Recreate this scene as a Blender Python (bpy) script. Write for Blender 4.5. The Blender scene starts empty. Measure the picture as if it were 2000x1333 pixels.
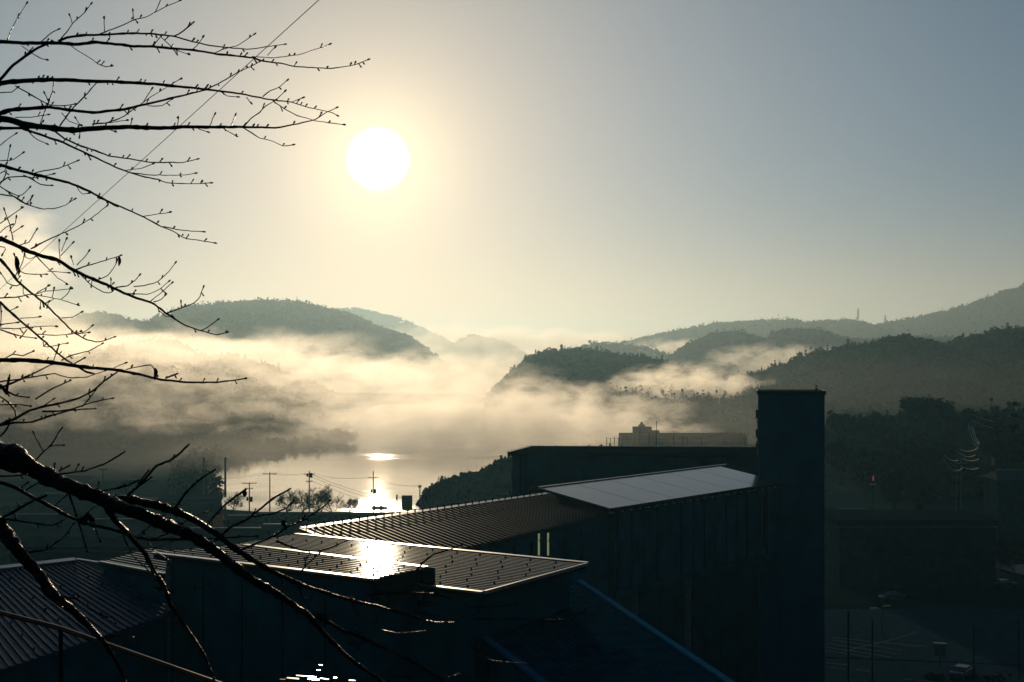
import bpy, bmesh, math, random
import numpy as np
from mathutils import Vector, Matrix, noise as mnoise

SC = bpy.context.scene
COL = SC.collection
F = 2500.0            # focal length in photo pixels (photo 2000 wide)
HY = 705.0            # photo row of the horizon
CZ = 38.0             # camera height above the lake
R = math.radians

# ------------------------------------------------------------------ camera, world, sun, exposure
cd = bpy.data.cameras.new("camera"); cam = bpy.data.objects.new("camera", cd); COL.objects.link(cam)
cam.location = (0, 0, CZ); cam.rotation_euler = (R(90), 0, 0)
cd.sensor_width = 36.0; cd.lens = 36.0 * F / 2000.0; cd.shift_y = (HY - 666.5) / 2000.0
cd.clip_start = 0.1; cd.clip_end = 40000
SC.camera = cam

SUN_PX, SUN_PY = 738.0, 311.0
sdir = Vector(((SUN_PX - 1000) / F, 1.0, (HY - SUN_PY) / F)).normalized()
SUN_EL = math.asin(sdir.z); SUN_AZ = math.atan2(sdir.x, sdir.y)

w = bpy.data.worlds.new("World"); SC.world = w; w.use_nodes = True
nt = w.node_tree; nd = nt.nodes; lk = nt.links
nd.clear()
wo = nd.new("ShaderNodeOutputWorld"); bg = nd.new("ShaderNodeBackground")
sky = nd.new("ShaderNodeTexSky"); sky.sky_type = 'NISHITA'; sky.sun_disc = False
sky.sun_elevation = SUN_EL; sky.sun_rotation = SUN_AZ
sky.air_density = 1.0; sky.dust_density = 0.1; sky.ozone_density = 3.0; sky.altitude = 100
SKY_S = 0.046
geo = nd.new("ShaderNodeNewGeometry")       # Incoming on the world = minus the view direction
dot = nd.new("ShaderNodeVectorMath"); dot.operation = 'DOT_PRODUCT'
nrm = nd.new("ShaderNodeTexCoord")
dot.inputs[1].default_value = sdir
lk.new(nrm.outputs['Generated'], dot.inputs[0])
ac = nd.new("ShaderNodeMath"); ac.operation = 'ARCCOSINE'; ac.use_clamp = False
cl = nd.new("ShaderNodeMath"); cl.operation = 'MINIMUM'; cl.inputs[1].default_value = 0.9999999
lk.new(dot.outputs['Value'], cl.inputs[0]); lk.new(cl.outputs[0], ac.inputs[0])
def M2(op, a, b=None):
    n = nd.new("ShaderNodeMath"); n.operation = op
    for i, v in enumerate((a, b)):
        if v is None: continue
        if isinstance(v, (int, float)): n.inputs[i].default_value = v
        else: lk.new(v, n.inputs[i])
    return n.outputs[0]
def glow(width, power):      # exp(-(angle/width)^power)
    return M2('EXPONENT', M2('MULTIPLY', M2('POWER', M2('DIVIDE', ac.outputs[0], width), power), -1.0))
def scaled(fac, col, strength):
    v = nd.new("ShaderNodeVectorMath"); v.operation = 'SCALE'
    v.inputs[0].default_value = [c * strength for c in col]; lk.new(fac, v.inputs['Scale'])
    return v.outputs[0]
def vadd(a, b):
    v = nd.new("ShaderNodeVectorMath"); v.operation = 'ADD'; lk.new(a, v.inputs[0]); lk.new(b, v.inputs[1]); return v.outputs[0]
skm = nd.new("ShaderNodeVectorMath"); skm.operation = 'MULTIPLY'
lk.new(sky.outputs[0], skm.inputs[0]); szz = nd.new("ShaderNodeSeparateXYZ"); lk.new(nrm.outputs['Generated'], szz.inputs[0])
hmix = nd.new("ShaderNodeMix"); hmix.data_type = 'RGBA'
hr = nd.new("ShaderNodeMapRange"); hr.inputs['From Min'].default_value = 0.0; hr.inputs['From Max'].default_value = 0.30; lk.new(szz.outputs['Z'], hr.inputs[0])
lk.new(hr.outputs[0], hmix.inputs['Factor'])
hmix.inputs[6].default_value = (SKY_S*1.22, SKY_S*0.80, SKY_S*0.84, 1); hmix.inputs[7].default_value = (SKY_S*0.80, SKY_S*0.92, SKY_S*0.88, 1)
lk.new(hmix.outputs[2], skm.inputs[1])
tot = skm.outputs[0]
GLOWS = [(0.0212, 9.0, (1.0, 0.97, 0.86), 4.0),    # over-exposed disc of the sun in thin cloud
         (0.048, 1.4, (1.0, 0.84, 0.42), 0.55),
         (0.135, 1.5, (1.0, 0.60, 0.18), 0.44),
         (0.380, 1.6, (1.0, 0.74, 0.55), 0.33)]
for wd, pw, col, st in GLOWS:
    tot = vadd(tot, scaled(glow(wd, pw), col, st))
lk.new(tot, bg.inputs['Color']); bg.inputs['Strength'].default_value = 1.0
lk.new(bg.outputs[0], wo.inputs['Surface'])

sl = bpy.data.lights.new("sun", 'SUN'); sl.energy = 2.2; sl.angle = R(0.5); sl.color = (1.0, 0.78, 0.51)
so = bpy.data.objects.new("sun", sl); COL.objects.link(so)
so.rotation_euler = sdir.to_track_quat('Z', 'Y').to_euler(); so.location = sdir * 300 + Vector((0, 0, CZ))

vs = SC.view_settings; SC.display_settings.display_device = 'sRGB'
vs.view_transform = 'Standard'; vs.look = 'None'; vs.exposure = 0.0; vs.gamma = 1.0; vs.use_curve_mapping = False
cy = SC.cycles
cy.max_bounces = 5; cy.diffuse_bounces = 2; cy.glossy_bounces = 3; cy.transparent_max_bounces = 16
cy.volume_bounces = 3; cy.use_denoising = True; cy.volume_max_steps = 256
cy.caustics_reflective = False; cy.caustics_refractive = False

# ------------------------------------------------------------------ helpers
rnd = random.Random(7)
rng = np.random.default_rng(7)
def P(px, py, D): return Vector(((px - 1000) / F * D, D, CZ - (py - HY) / F * D))
def G(px, D, z=1.5): return Vector(((px - 1000) / F * D, D, z))
def on_plane(px, py, p0, n):
    d = Vector(((px - 1000) / F, 1.0, -(py - HY) / F)); o = Vector((0, 0, CZ))
    return o + d * ((Vector(p0) - o).dot(n) / d.dot(n))

def mat(name, col, rough=0.6, metal=0.0, nscale=3.0, namp=0.25, bump=0.0, bscale=30.0, spec=0.5, coord='Object', col2=None):
    m = bpy.data.materials.new(name); m.use_nodes = True
    t = m.node_tree; b = t.nodes['Principled BSDF']
    tc = t.nodes.new("ShaderNodeTexCoord")
    n = t.nodes.new("ShaderNodeTexNoise"); n.inputs['Scale'].default_value = nscale; n.inputs['Detail'].default_value = 5
    t.links.new(tc.outputs[coord], n.inputs['Vector'])
    r = t.nodes.new("ShaderNodeValToRGB")
    c1 = [max(0, c * (1 - namp)) for c in col]; c2 = [min(1, c * (1 + namp)) for c in (col2 or col)]
    r.color_ramp.elements[0].position = 0.3; r.color_ramp.elements[1].position = 0.7
    r.color_ramp.elements[0].color = (*c1, 1); r.color_ramp.elements[1].color = (*c2, 1)
    t.links.new(n.outputs['Fac'], r.inputs['Fac']); t.links.new(r.outputs[0], b.inputs['Base Color'])
    rr = t.nodes.new("ShaderNodeMapRange"); rr.inputs['To Min'].default_value = max(0.02, rough * 0.85); rr.inputs['To Max'].default_value = min(1, rough * 1.15)
    t.links.new(n.outputs['Fac'], rr.inputs['Value']); t.links.new(rr.outputs[0], b.inputs['Roughness'])
    b.inputs['Metallic'].default_value = metal; b.inputs['Specular IOR Level'].default_value = spec
    if bump:
        bn = t.nodes.new("ShaderNodeTexNoise"); bn.inputs['Scale'].default_value = bscale; bn.inputs['Detail'].default_value = 4
        t.links.new(tc.outputs[coord], bn.inputs['Vector'])
        bp = t.nodes.new("ShaderNodeBump"); bp.inputs['Strength'].default_value = bump; bp.inputs['Distance'].default_value = 0.05
        t.links.new(bn.outputs['Fac'], bp.inputs['Height']); t.links.new(bp.outputs[0], b.inputs['Normal'])
    return m

def meta(o, label=None, cat=None, group=None, kind=None):
    if label: o['label'] = label
    if cat: o['category'] = cat
    if group: o['group'] = group
    if kind: o['kind'] = kind
    return o
def thing(name, label, cat, loc=(0, 0, 0), group=None):
    o = bpy.data.objects.new(name, None); COL.objects.link(o); o.location = loc; o.empty_display_size = 0.5
    return meta(o, label, cat, group)

class MB:
    """collects shapes in world coordinates; build() links ONE mesh object"""
    def __init__(s): s.v = []; s.f = []
    def add(s, vs, fs):
        b = len(s.v); s.v += [tuple(v) for v in vs]; s.f += [tuple(i + b for i in f) for f in fs]; return s
    def hexa(s, a):      # 8 corners: bottom 4, top 4
        return s.add(a, [(0,3,2,1),(4,5,6,7),(0,1,5,4),(1,2,6,5),(2,3,7,6),(3,0,4,7)])
    def box(s, c, size, yaw=0.0):
        cx, cy_, cz = c; sx, sy, sz = [q / 2 for q in size]; ca, sa = math.cos(yaw), math.sin(yaw)
        a = []
        for z in (-sz, sz):
            for x, y in ((-sx,-sy),(sx,-sy),(sx,sy),(-sx,sy)):
                a.append((cx + x*ca - y*sa, cy_ + x*sa + y*ca, cz + z))
        return s.hexa(a)
    def beam(s, p, q, wd, ht, up=Vector((0,0,1))):   # box along p->q, section wd x ht centred on the line
        p = Vector(p); q = Vector(q); d = (q - p).normalized(); side = d.cross(up)
        if side.length < 1e-4: side = d.cross(Vector((1,0,0)))
        side.normalize(); u = side.cross(d).normalized()
        a = []
        for k in (-1, 1):
            for e, g in ((p,-1),(q,-1),(q,1),(p,1)):
                a.append(e + side * (g * wd / 2) + u * (k * ht / 2))
        return s.hexa(a)
    def slab(s, pts, th, up=None):    # polygon (counter-clockwise from above) with thickness th downwards
        n = len(pts); pts = [Vector(p) for p in pts]; d = Vector((0, 0, -th)) if up is None else -up * th
        vs = pts + [p + d for p in pts]
        fs = [tuple(range(n)), tuple(reversed(range(n, 2*n)))] + [(i, i+n, (i+1) % n + n, (i+1) % n) for i in range(n)]
        return s.add(vs, fs)
    def tube(s, pts, rad, sides=6, caps=True):
        pts = [Vector(p) for p in pts]; n = len(pts)
        if not hasattr(rad, '__len__'): rad = [rad] * n
        tang = []
        for i in range(n):
            t = pts[min(i+1, n-1)] - pts[max(i-1, 0)]
            tang.append(t.normalized() if t.length > 1e-9 else Vector((0,0,1)))
        ref = Vector((0,0,1)) if abs(tang[0].z) < 0.9 else Vector((0,1,0))
        nn = tang[0].cross(ref).normalized(); vs = []
        for i in range(n):
            nn = (nn - tang[i] * nn.dot(tang[i]))
            if nn.length < 1e-6: nn = tang[i].cross(Vector((1,0,0)))
            nn.normalize(); bb = tang[i].cross(nn)
            for k in range(sides):
                a = 2*math.pi*k/sides
                vs.append(pts[i] + (nn*math.cos(a) + bb*math.sin(a)) * rad[i])
        fs = [(i*sides+k, i*sides+(k+1) % sides, (i+1)*sides+(k+1) % sides, (i+1)*sides+k) for i in range(n-1) for k in range(sides)]
        if caps: fs += [tuple(reversed(range(sides))), tuple(range((n-1)*sides, n*sides))]
        return s.add(vs, fs)
    def ball(s, c, r, stretch=(1,1,1), seg=6, rings=4):
        vs = [(c[0], c[1], c[2] - r*stretch[2])]
        for i in range(1, rings):
            t = math.pi * i / rings
            for k in range(seg):
                a = 2*math.pi*k/seg
                vs.append((c[0]+r*stretch[0]*math.sin(t)*math.cos(a), c[1]+r*stretch[1]*math.sin(t)*math.sin(a), c[2]-r*stretch[2]*math.cos(t)))
        vs.append((c[0], c[1], c[2] + r*stretch[2])); top = len(vs)-1
        fs = [(0, 1+(k+1) % seg, 1+k) for k in range(seg)]
        for i in range(rings-2):
            for k in range(seg):
                a = 1+i*seg+k; b = 1+i*seg+(k+1) % seg; fs.append((a, b, b+seg, a+seg))
        fs += [(1+(rings-2)*seg+k, 1+(rings-2)*seg+(k+1) % seg, top) for k in range(seg)]
        return s.add(vs, fs)
    def build(s, name, m, parent=None, smooth=False):
        me = bpy.data.meshes.new(name); o0 = Vector((0,0,0))
        if parent is not None: o0 = parent['_w'] if '_w' in parent else parent.location
        o0 = Vector(o0)
        if parent is None and s.v:
            a = np.array(s.v); o0 = Vector((a[:,0].mean(), a[:,1].mean(), a[:,2].min()))
            me.from_pydata((a - np.array(o0)).tolist(), [], s.f)
        else:
            me.from_pydata([(v[0]-o0.x, v[1]-o0.y, v[2]-o0.z) for v in s.v], [], s.f)
        me.materials.append(m)
        if smooth: me.polygons.foreach_set('use_smooth', [True]*len(me.polygons))
        me.update()
        o = bpy.data.objects.new(name, me); COL.objects.link(o)
        if parent is not None:
            o.parent = parent
            if parent.type == 'MESH': o.matrix_parent_inverse = Matrix.Identity(4)
        else: o.location = o0
        return o
def part(mb, name, m, parent, smooth=False, label=None):
    """child mesh of a thing (Empty) or a sub-part of a part (mesh at its thing's origin)"""
    root = parent
    while root.parent: root = root.parent
    me = bpy.data.meshes.new(name); o0 = root.location
    me.from_pydata([(v[0]-o0.x, v[1]-o0.y, v[2]-o0.z) for v in mb.v], [], mb.f); me.materials.append(m)
    if smooth: me.polygons.foreach_set('use_smooth', [True]*len(me.polygons))
    me.update(); o = bpy.data.objects.new(name, me); COL.objects.link(o); o.parent = parent
    if label: o['label'] = label
    return o
def copy_tree(o, parent=None):
    c = o.copy(); COL.objects.link(c)
    if parent: c.parent = parent
    for ch in list(o.children): copy_tree(ch, c)
    return c
def lerp(a, b, t): return a + (b - a) * t
def interp(pts, x):
    if x <= pts[0][0]: return pts[0][1]
    for (x0, y0), (x1, y1) in zip(pts, pts[1:]):
        if x <= x1: return lerp(y0, y1, (x - x0) / (x1 - x0))
    return pts[-1][1]
def fbm(x, y, s, o=4):
    return mnoise.fractal(Vector((x / s, y / s, 3.7)), 1.0, 2.0, o)

# ------------------------------------------------------------------ ground, lake
M_ground = mat('ground_soil', (0.014, 0.026, 0.026), 0.95, nscale=0.05, namp=0.5, bump=0.5, bscale=1.0, spec=0.0)
M_forest_floor = mat('forest_floor', (0.016, 0.022, 0.014), 0.95, nscale=0.02, namp=0.4, spec=0.0)
M_conifer = mat('conifer_foliage', (0.018, 0.028, 0.018), 0.9, nscale=0.05, namp=0.4, spec=0.0)
M_broad = mat('autumn_foliage', (0.028, 0.032, 0.018), 0.9, nscale=0.05, namp=0.4, col2=(0.045, 0.035, 0.02), spec=0.0)
M_asphalt = mat('asphalt', (0.02, 0.045, 0.062), 0.75, nscale=0.8, namp=0.2, bump=0.3, bscale=8, spec=0.0)

LAKE = [(-80, 332), (-64, 318), (-30, 318), (20, 325), (90, 360), (190, 420), (230, 520), (170, 700), (160, 900), (150, 1150), (-160, 1150), (-120, 900), (-100, 700), (-75, 575), (-110, 530), (-112, 470), (-98, 400)]
def in_poly(x, y, poly):
    c = False; j = len(poly) - 1
    for i in range(len(poly)):
        xi, yi = poly[i]; xj, yj = poly[j]
        if (yi > y) != (yj > y) and x < (xj - xi) * (y - yi) / (yj - yi) + xi: c = not c
        j = i
    return c
def poly_dist(x, y, poly):
    best = 1e9; j = len(poly) - 1
    for i in range(len(poly)):
        ax, ay = poly[j]; bx, by = poly[i]; dx, dy = bx-ax, by-ay
        t = max(0, min(1, ((x-ax)*dx + (y-ay)*dy) / (dx*dx + dy*dy)))
        best = min(best, math.hypot(x-ax-t*dx, y-ay-t*dy)); j = i
    return best
PROF = [(-400, 90), (-60, 40), (0, 36.2), (8, 33.5), (30, 24), (60, 15.5), (90, 8), (120, 3), (142, 1.5), (9000, 1.5)]
def ground_z(x, y):
    z = interp(PROF, y)
    d = poly_dist(x, y, LAKE) if -700 < x < 400 and 250 < y < 1250 else 999
    if d < 40:
        ins = in_poly(x, y, LAKE); s = -d if ins else d
        z = min(z, max(-4, 0.25 + s * 0.22))
    elif d < 900 and in_poly(x, y, LAKE): z = -4
    if y > 150: z += max(0, fbm(x, y, 130)) * 0.5 * (1 if d > 60 else 0)
    return z
def axis(lims, steps):
    out = [lims[0]]
    for a, b, st in zip(lims, lims[1:], steps):
        n = max(1, int((b - a) / st)); out += [a + (b - a) * (i + 1) / n for i in range(n)]
    return out
xs = axis([-7000, -2000, -640, 330, 2000, 7000], [700, 120, 9, 120, 700])
ys = axis([-700, -60, 145, 300, 620, 1200, 2000, 7200], [80, 7, 20, 9, 20, 120, 500])
gb = MB(); gv = [(x, y, ground_z(x, y)) for y in ys for x in xs]; nx = len(xs)
gb.add(gv, [(j*nx+i, j*nx+i+1, (j+1)*nx+i+1, (j+1)*nx+i) for j in range(len(ys)-1) for i in range(nx-1)])
g = gb.build('ground', M_ground, smooth=True); meta(g, 'dark valley floor and slope falling away below the viewpoint', 'ground', kind='structure')

mw = bpy.data.materials.new('lake_water'); mw.use_nodes = True
t = mw.node_tree; b = t.nodes['Principled BSDF']
b.inputs['Base Color'].default_value = (0.012, 0.02, 0.022, 1); b.inputs['Roughness'].default_value = 0.09
b.inputs['IOR'].default_value = 1.333
tc = t.nodes.new("ShaderNodeTexCoord"); mp = t.nodes.new("ShaderNodeMapping"); mp.inputs['Scale'].default_value = (0.35, 1.0, 1.0)
t.links.new(tc.outputs['Object'], mp.inputs[0])
n1 = t.nodes.new("ShaderNodeTexNoise"); n1.inputs['Scale'].default_value = 0.9; n1.inputs['Detail'].default_value = 6; n1.inputs['Roughness'].default_value = 0.6
n2 = t.nodes.new("ShaderNodeTexNoise"); n2.inputs['Scale'].default_value = 0.022; n2.inputs['Detail'].default_value = 3
t.links.new(mp.outputs[0], n1.inputs[0]); t.links.new(mp.outputs[0], n2.inputs[0])
mr = t.nodes.new("ShaderNodeMapRange"); mr.inputs['From Min'].default_value = 0.42; mr.inputs['From Max'].default_value = 0.62
mr.inputs['To Min'].default_value = 0.10; mr.inputs['To Max'].default_value = 0.9
t.links.new(n2.outputs['Fac'], mr.inputs[0])
sp = t.nodes.new("ShaderNodeSeparateXYZ"); t.links.new(tc.outputs['Object'], sp.inputs[0])
wob = t.nodes.new("ShaderNodeMath"); wob.operation = 'MULTIPLY_ADD'; wob.inputs[1].default_value = 60; t.links.new(n2.outputs['Fac'], wob.inputs[0]); t.links.new(sp.outputs['Y'], wob.inputs[2])
cv = t.nodes.new("ShaderNodeValToRGB"); el = cv.color_ramp.elements
yn = t.nodes.new("ShaderNodeMapRange"); yn.inputs['From Min'].default_value = 300 - 740; yn.inputs['From Max'].default_value = 600 - 740; t.links.new(wob.outputs[0], yn.inputs[0])

el[0].position = 0.30; el[0].color = (1,1,1,1); el[1].position = 0.36; el[1].color = (0.06,)*3 + (1,)
for p_, v_ in ((0.72, 0.06), (0.76, 0.9), (0.82, 0.9), (0.86, 0.05)):
    e_ = cv.color_ramp.elements.new(p_); e_.color = (v_,)*3 + (1,)
t.links.new(yn.outputs[0], cv.inputs[0])
mm = t.nodes.new("ShaderNodeMath"); mm.operation = 'MULTIPLY'; t.links.new(mr.outputs[0], mm.inputs[0]); t.links.new(cv.outputs[0], mm.inputs[1])
rm = t.nodes.new("ShaderNodeMath"); rm.operation = 'MULTIPLY_ADD'; rm.inputs[1].default_value = 0.11; rm.inputs[2].default_value = 0.03; t.links.new(mm.outputs[0], rm.inputs[0]); t.links.new(rm.outputs[0], b.inputs['Roughness'])
bp = t.nodes.new("ShaderNodeBump"); bp.inputs['Distance'].default_value = 0.16
t.links.new(mm.outputs[0], bp.inputs['Strength']); t.links.new(n1.outputs['Fac'], bp.inputs['Height']); t.links.new(bp.outputs[0], b.inputs['Normal'])
M_water = mw
lb = MB(); lb.add([(-660, 300, 0), (300, 300, 0), (300, 1180, 0), (-660, 1180, 0)], [(0, 1, 2, 3)])
o = lb.build('lake', mw); meta(o, 'still lake with the sun glittering on its near shore', 'lake', kind='structure')

# ------------------------------------------------------------------ hills and forests
def hill(outline, D, front, back, tree_h, n_trees, kind, label, flabel, foot=0.0, seed=1, crown_r=4.0, amp=0.16, leafy=26, vis=1.0):
    pts = sorted(outline); x0, x1 = pts[0][0], pts[-1][0]
    K = 120; NV = 26; rr = random.Random(seed)
    us = [lerp(x0, x1, i / (K - 1)) for i in range(K)]
    vv = [-1 + 2 * j / (NV - 1) for j in range(NV)]
    def H(px, v):
        py = interp(pts, px); zr = CZ - (py - HY) / F * D - tree_h * 0.8
        X = (px - 1000) / F * D
        y = D + (v * front if v < 0 else v * back)
        prof = 0.5 + 0.5 * math.cos(math.pi * min(1, abs(v)))
        prof = prof ** 0.9
        z = foot + (zr - foot) * prof
        z += (zr - foot) * amp * fbm(X + seed * 91, y, max(60, D * 0.09)) * min(1, abs(v) * 2.5) * (1 - abs(v) ** 4)
        return Vector((X, y, max(z, foot - 6) - (3 if abs(v) > 0.98 else 0)))
    vsn = [H(u, v) for v in vv for u in us]
    hb = MB(); hb.add(vsn, [(j*K+i, j*K+i+1, (j+1)*K+i+1, (j+1)*K+i) for j in range(NV-1) for i in range(K-1)])
    o = hb.build('hill', M_forest_floor, smooth=True); meta(o, label, 'hill', kind='structure')
    # forest as one mass of separate crowns
    V = []; Fc = []; nb = 0
    cnt = n_trees
    rg = np.random.default_rng(seed)
    for i in range(cnt):
        ridge = rg.random() < 0.35
        u = x0 + (x1 - x0) * rg.random(); v = (rg.random() * 0.10 - 0.07) if ridge else -rg.random() * 0.95 * vis
        p = H(u, v); 
        if p.z < foot + 0.5: continue
        con = (kind == 'conifer' and rg.random() < 0.8) or (kind == 'mixed' and rg.random() < 0.3)
        h = tree_h * (0.6 + 0.5 * rg.random()) * (1.0 + (0.25 if rg.random() < 0.05 else 0))
        cr = crown_r * (0.6 + 0.6 * rg.random()) * (0.5 if con else 1.0)
        n = leafy
        if con:
            tt = rg.random(n) ** 0.7; ang = rg.random(n) * 6.283; rad = cr * (tt + 0.06) * (0.75 + 0.4 * rg.random(n))
            c = np.stack([np.cos(ang) * rad, np.sin(ang) * rad, h * 1.25 * (1 - tt) + 0.5], 1); sz = cr * 0.45
        else:
            d = rg.normal(size=(n, 3)); d /= np.linalg.norm(d, axis=1)[:, None]
            rad = (0.75 + 0.3 * rg.random(n))[:, None]
            c = d * rad * np.array([cr, cr, h * 0.42]) + np.array([0, 0, h * 0.55]); sz = cr * 0.42
        c = c + np.array(p)
        a1 = rg.normal(size=(n, 3)); a1 /= np.linalg.norm(a1, axis=1)[:, None]
        a2 = np.cross(a1, rg.normal(size=(n, 3))); a2 /= np.linalg.norm(a2, axis=1)[:, None]
        s = sz * (0.6 + 0.7 * rg.random(n))[:, None]
        V.append(np.stack([c - a1*s, c + a2*s, c + a1*s, c - a2*s*0.8], 1).reshape(-1, 3))
        if not con:   # solid core keeps the crown opaque
            pass
    V = np.concatenate(V); nq = len(V) // 4
    o0 = np.array([V[:,0].mean(), V[:,1].mean(), foot])
    me = bpy.data.meshes.new('forest'); me.vertices.add(len(V)); me.vertices.foreach_set('co', (V - o0).astype(np.float32).ravel())
    me.loops.add(nq*4); me.loops.foreach_set('vertex_index', np.arange(nq*4, dtype=np.int32))
    me.polygons.add(nq); me.polygons.foreach_set('loop_start', np.arange(0, nq*4, 4, dtype=np.int32))
    me.update(calc_edges=True); me.validate()
    me.materials.append(M_conifer if kind == 'conifer' else M_broad)
    fo = bpy.data.objects.new('forest', me); COL.objects.link(fo); fo.location = o0.tolist()
    meta(fo, flabel, 'forest', kind='stuff')
    return H

hill([(560,700),(620,618),(660,606),(690,602),(740,613),(790,626),(830,645),(860,658),(920,690),(1000,720)], 4400, 900, 900, 14, 900, 'mixed',
     'faintest far mountain right of the big left hill', 'forest on the faint far mountain', seed=2, crown_r=14, leafy=8)
hill([(60,700),(150,632),(190,612),(230,617),(280,634),(330,627),(380,602),(440,597),(520,590),(580,590),(640,603),(690,615),(740,640),(790,655),(830,680),(870,712),(960,760)], 2400, 900, 700, 13, 5000, 'mixed',
     'long rounded hill in grey haze left of centre', 'woods covering the long rounded left hill', seed=3, crown_r=7, leafy=12)
hill([(-500,700),(-100,690),(60,700),(200,715),(280,672),(330,668),(400,700),(450,700),(500,712),(600,745),(680,790),(735,850),(770,890)], 900, 390, 400, 9, 6500, 'mixed',
     'lower wooded hill sunk in fog across the lake', 'misty woods on the lower hill across the lake', seed=4, crown_r=4.0, leafy=20)
hill([(860,690),(905,662),(925,655),(950,660),(985,668),(1040,700)], 3300, 300, 300, 10, 260, 'mixed',
     'small dim hilltop poking out of bright fog', 'trees on the small dim hilltop', seed=5, crown_r=9, leafy=10)
hill([(900,800),(960,770),(985,748),(1000,733),(1030,708),(1060,693),(1100,690),(1140,690),(1170,692),(1200,700),(1260,706),(1300,716),(1380,745),(1500,790)], 1150, 430, 350, 10, 5000, 'conifer',
     'conical hill rising from fog in the centre', 'conifer woods on the central hill', seed=6, crown_r=5.5, leafy=22)
hill([(1100,690),(1160,670),(1220,670),(1260,678),(1300,692),(1360,720)], 2100, 300, 300, 10, 500, 'mixed',
     'low hump right behind the central hill', 'trees on the low hump behind the central hill', seed=7, crown_r=6, leafy=10)
hill([(1130,690),(1240,665),(1300,650),(1400,632),(1480,628),(1540,625),(1570,632),(1600,628),(1660,625),(1700,638),(1750,628),(1810,617),(1860,605),(1920,585),(1960,570),(2000,558),(2100,540),(2300,560)], 2700, 700, 600, 13, 5500, 'mixed',
     'farthest long ridge climbing towards the right', 'woods on the farthest right ridge', seed=8, crown_r=7, leafy=12)
hill([(1280,740),(1320,692),(1350,670),(1400,652),(1440,650),(1470,660),(1500,668),(1510,652),(1560,645),(1600,647),(1620,662),(1700,668),(1800,660),(1900,665),(2100,670)], 1800, 420, 350, 12, 3500, 'mixed',
     'middle humped ridge right of the fog bank', 'woods on the middle humped ridge', seed=9, crown_r=7, leafy=16)
hill([(1330,800),(1395,762),(1410,748),(1430,738),(1470,737),(1500,731),(1540,714),(1600,692),(1640,687),(1700,677),(1745,664),(1780,672),(1790,686),(1840,681),(1880,667),(1940,652),(2000,650),(2100,640),(2300,660)], 950, 420, 350, 10, 7500, 'mixed',
     'dark near hill on the right behind the tower', 'dark woods on the near right hill', seed=10, crown_r=4.2, leafy=34)
hill([(1560,905),(1615,835),(1650,830),(1700,826),(1760,825),(1800,822),(1900,820),(1960,815),(2000,808),(2100,800),(2300,820)], 430, 110, 150, 7, 1500, 'mixed',
     'dark wooded slope low on the right', 'dark thicket on the low right slope', seed=11, crown_r=3.5, leafy=50, foot=1.0)
hill([(832,972),(850,950),(880,938),(910,932),(940,926),(960,912),(980,904),(1000,895),(1050,890),(1120,885),(1200,880),(1320,900),(1400,930)], 335, 22, 60, 2.5, 900, 'mixed',
     'scrubby dark headland beside the glittering water', 'scrub on the dark headland', seed=12, crown_r=1.6, leafy=60, foot=-0.5)
# ------------------------------------------------------------------ materials of the buildings
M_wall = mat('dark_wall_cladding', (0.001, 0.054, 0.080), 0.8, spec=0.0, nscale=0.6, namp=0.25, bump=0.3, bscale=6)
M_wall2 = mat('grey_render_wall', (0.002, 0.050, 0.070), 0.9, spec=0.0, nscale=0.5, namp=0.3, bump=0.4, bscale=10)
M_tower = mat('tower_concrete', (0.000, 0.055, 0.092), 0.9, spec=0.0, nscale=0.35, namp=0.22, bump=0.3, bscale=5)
M_shade = mat('dark_recess', (0.001, 0.008, 0.010), 0.9, spec=0.0, nscale=2)
M_roof = mat('wet_metal_roof', (0.02, 0.024, 0.03), 0.085, metal=0.0, nscale=1.5, namp=0.3, bump=0.03, bscale=3, spec=0.2)
M_roofb = mat('brown_metal_roof', (0.010, 0.012, 0.015), 0.42, metal=0.0, spec=0.12, nscale=1.2, namp=0.3, bump=0.1, bscale=8)
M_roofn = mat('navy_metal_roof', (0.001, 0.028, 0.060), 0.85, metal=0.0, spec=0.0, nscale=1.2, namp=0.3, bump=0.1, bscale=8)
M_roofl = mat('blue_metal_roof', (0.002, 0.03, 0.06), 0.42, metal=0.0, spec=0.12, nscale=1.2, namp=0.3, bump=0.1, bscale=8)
M_flash = mat('bright_metal_flashing', (0.22, 0.23, 0.24), 0.3, metal=0.9, nscale=2.5, namp=0.25, bump=0.1, bscale=12)
M_flashb = mat('blue_metal_trim', (0.012, 0.09, 0.17), 0.55, metal=0.0, spec=0.0, nscale=2.5, namp=0.25)
M_panel = mat('smooth_glazed_panel', (0.06, 0.065, 0.07), 0.16, metal=0.0, nscale=0.7, namp=0.2, spec=0.8)
M_iron = mat('dark_iron', (0.006, 0.011, 0.014), 0.7, metal=0.0, spec=0.0, nscale=6, namp=0.3)
M_steel = mat('galvanised_steel', (0.16, 0.17, 0.18), 0.4, metal=0.7, nscale=6, namp=0.3)
M_conc = mat('pole_concrete', (0.09, 0.092, 0.09), 0.85, nscale=4, namp=0.25)
M_glass = mat('dark_window_glass', (0.01, 0.014, 0.018), 0.08, nscale=1, namp=0.1, spec=0.9)

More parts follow.
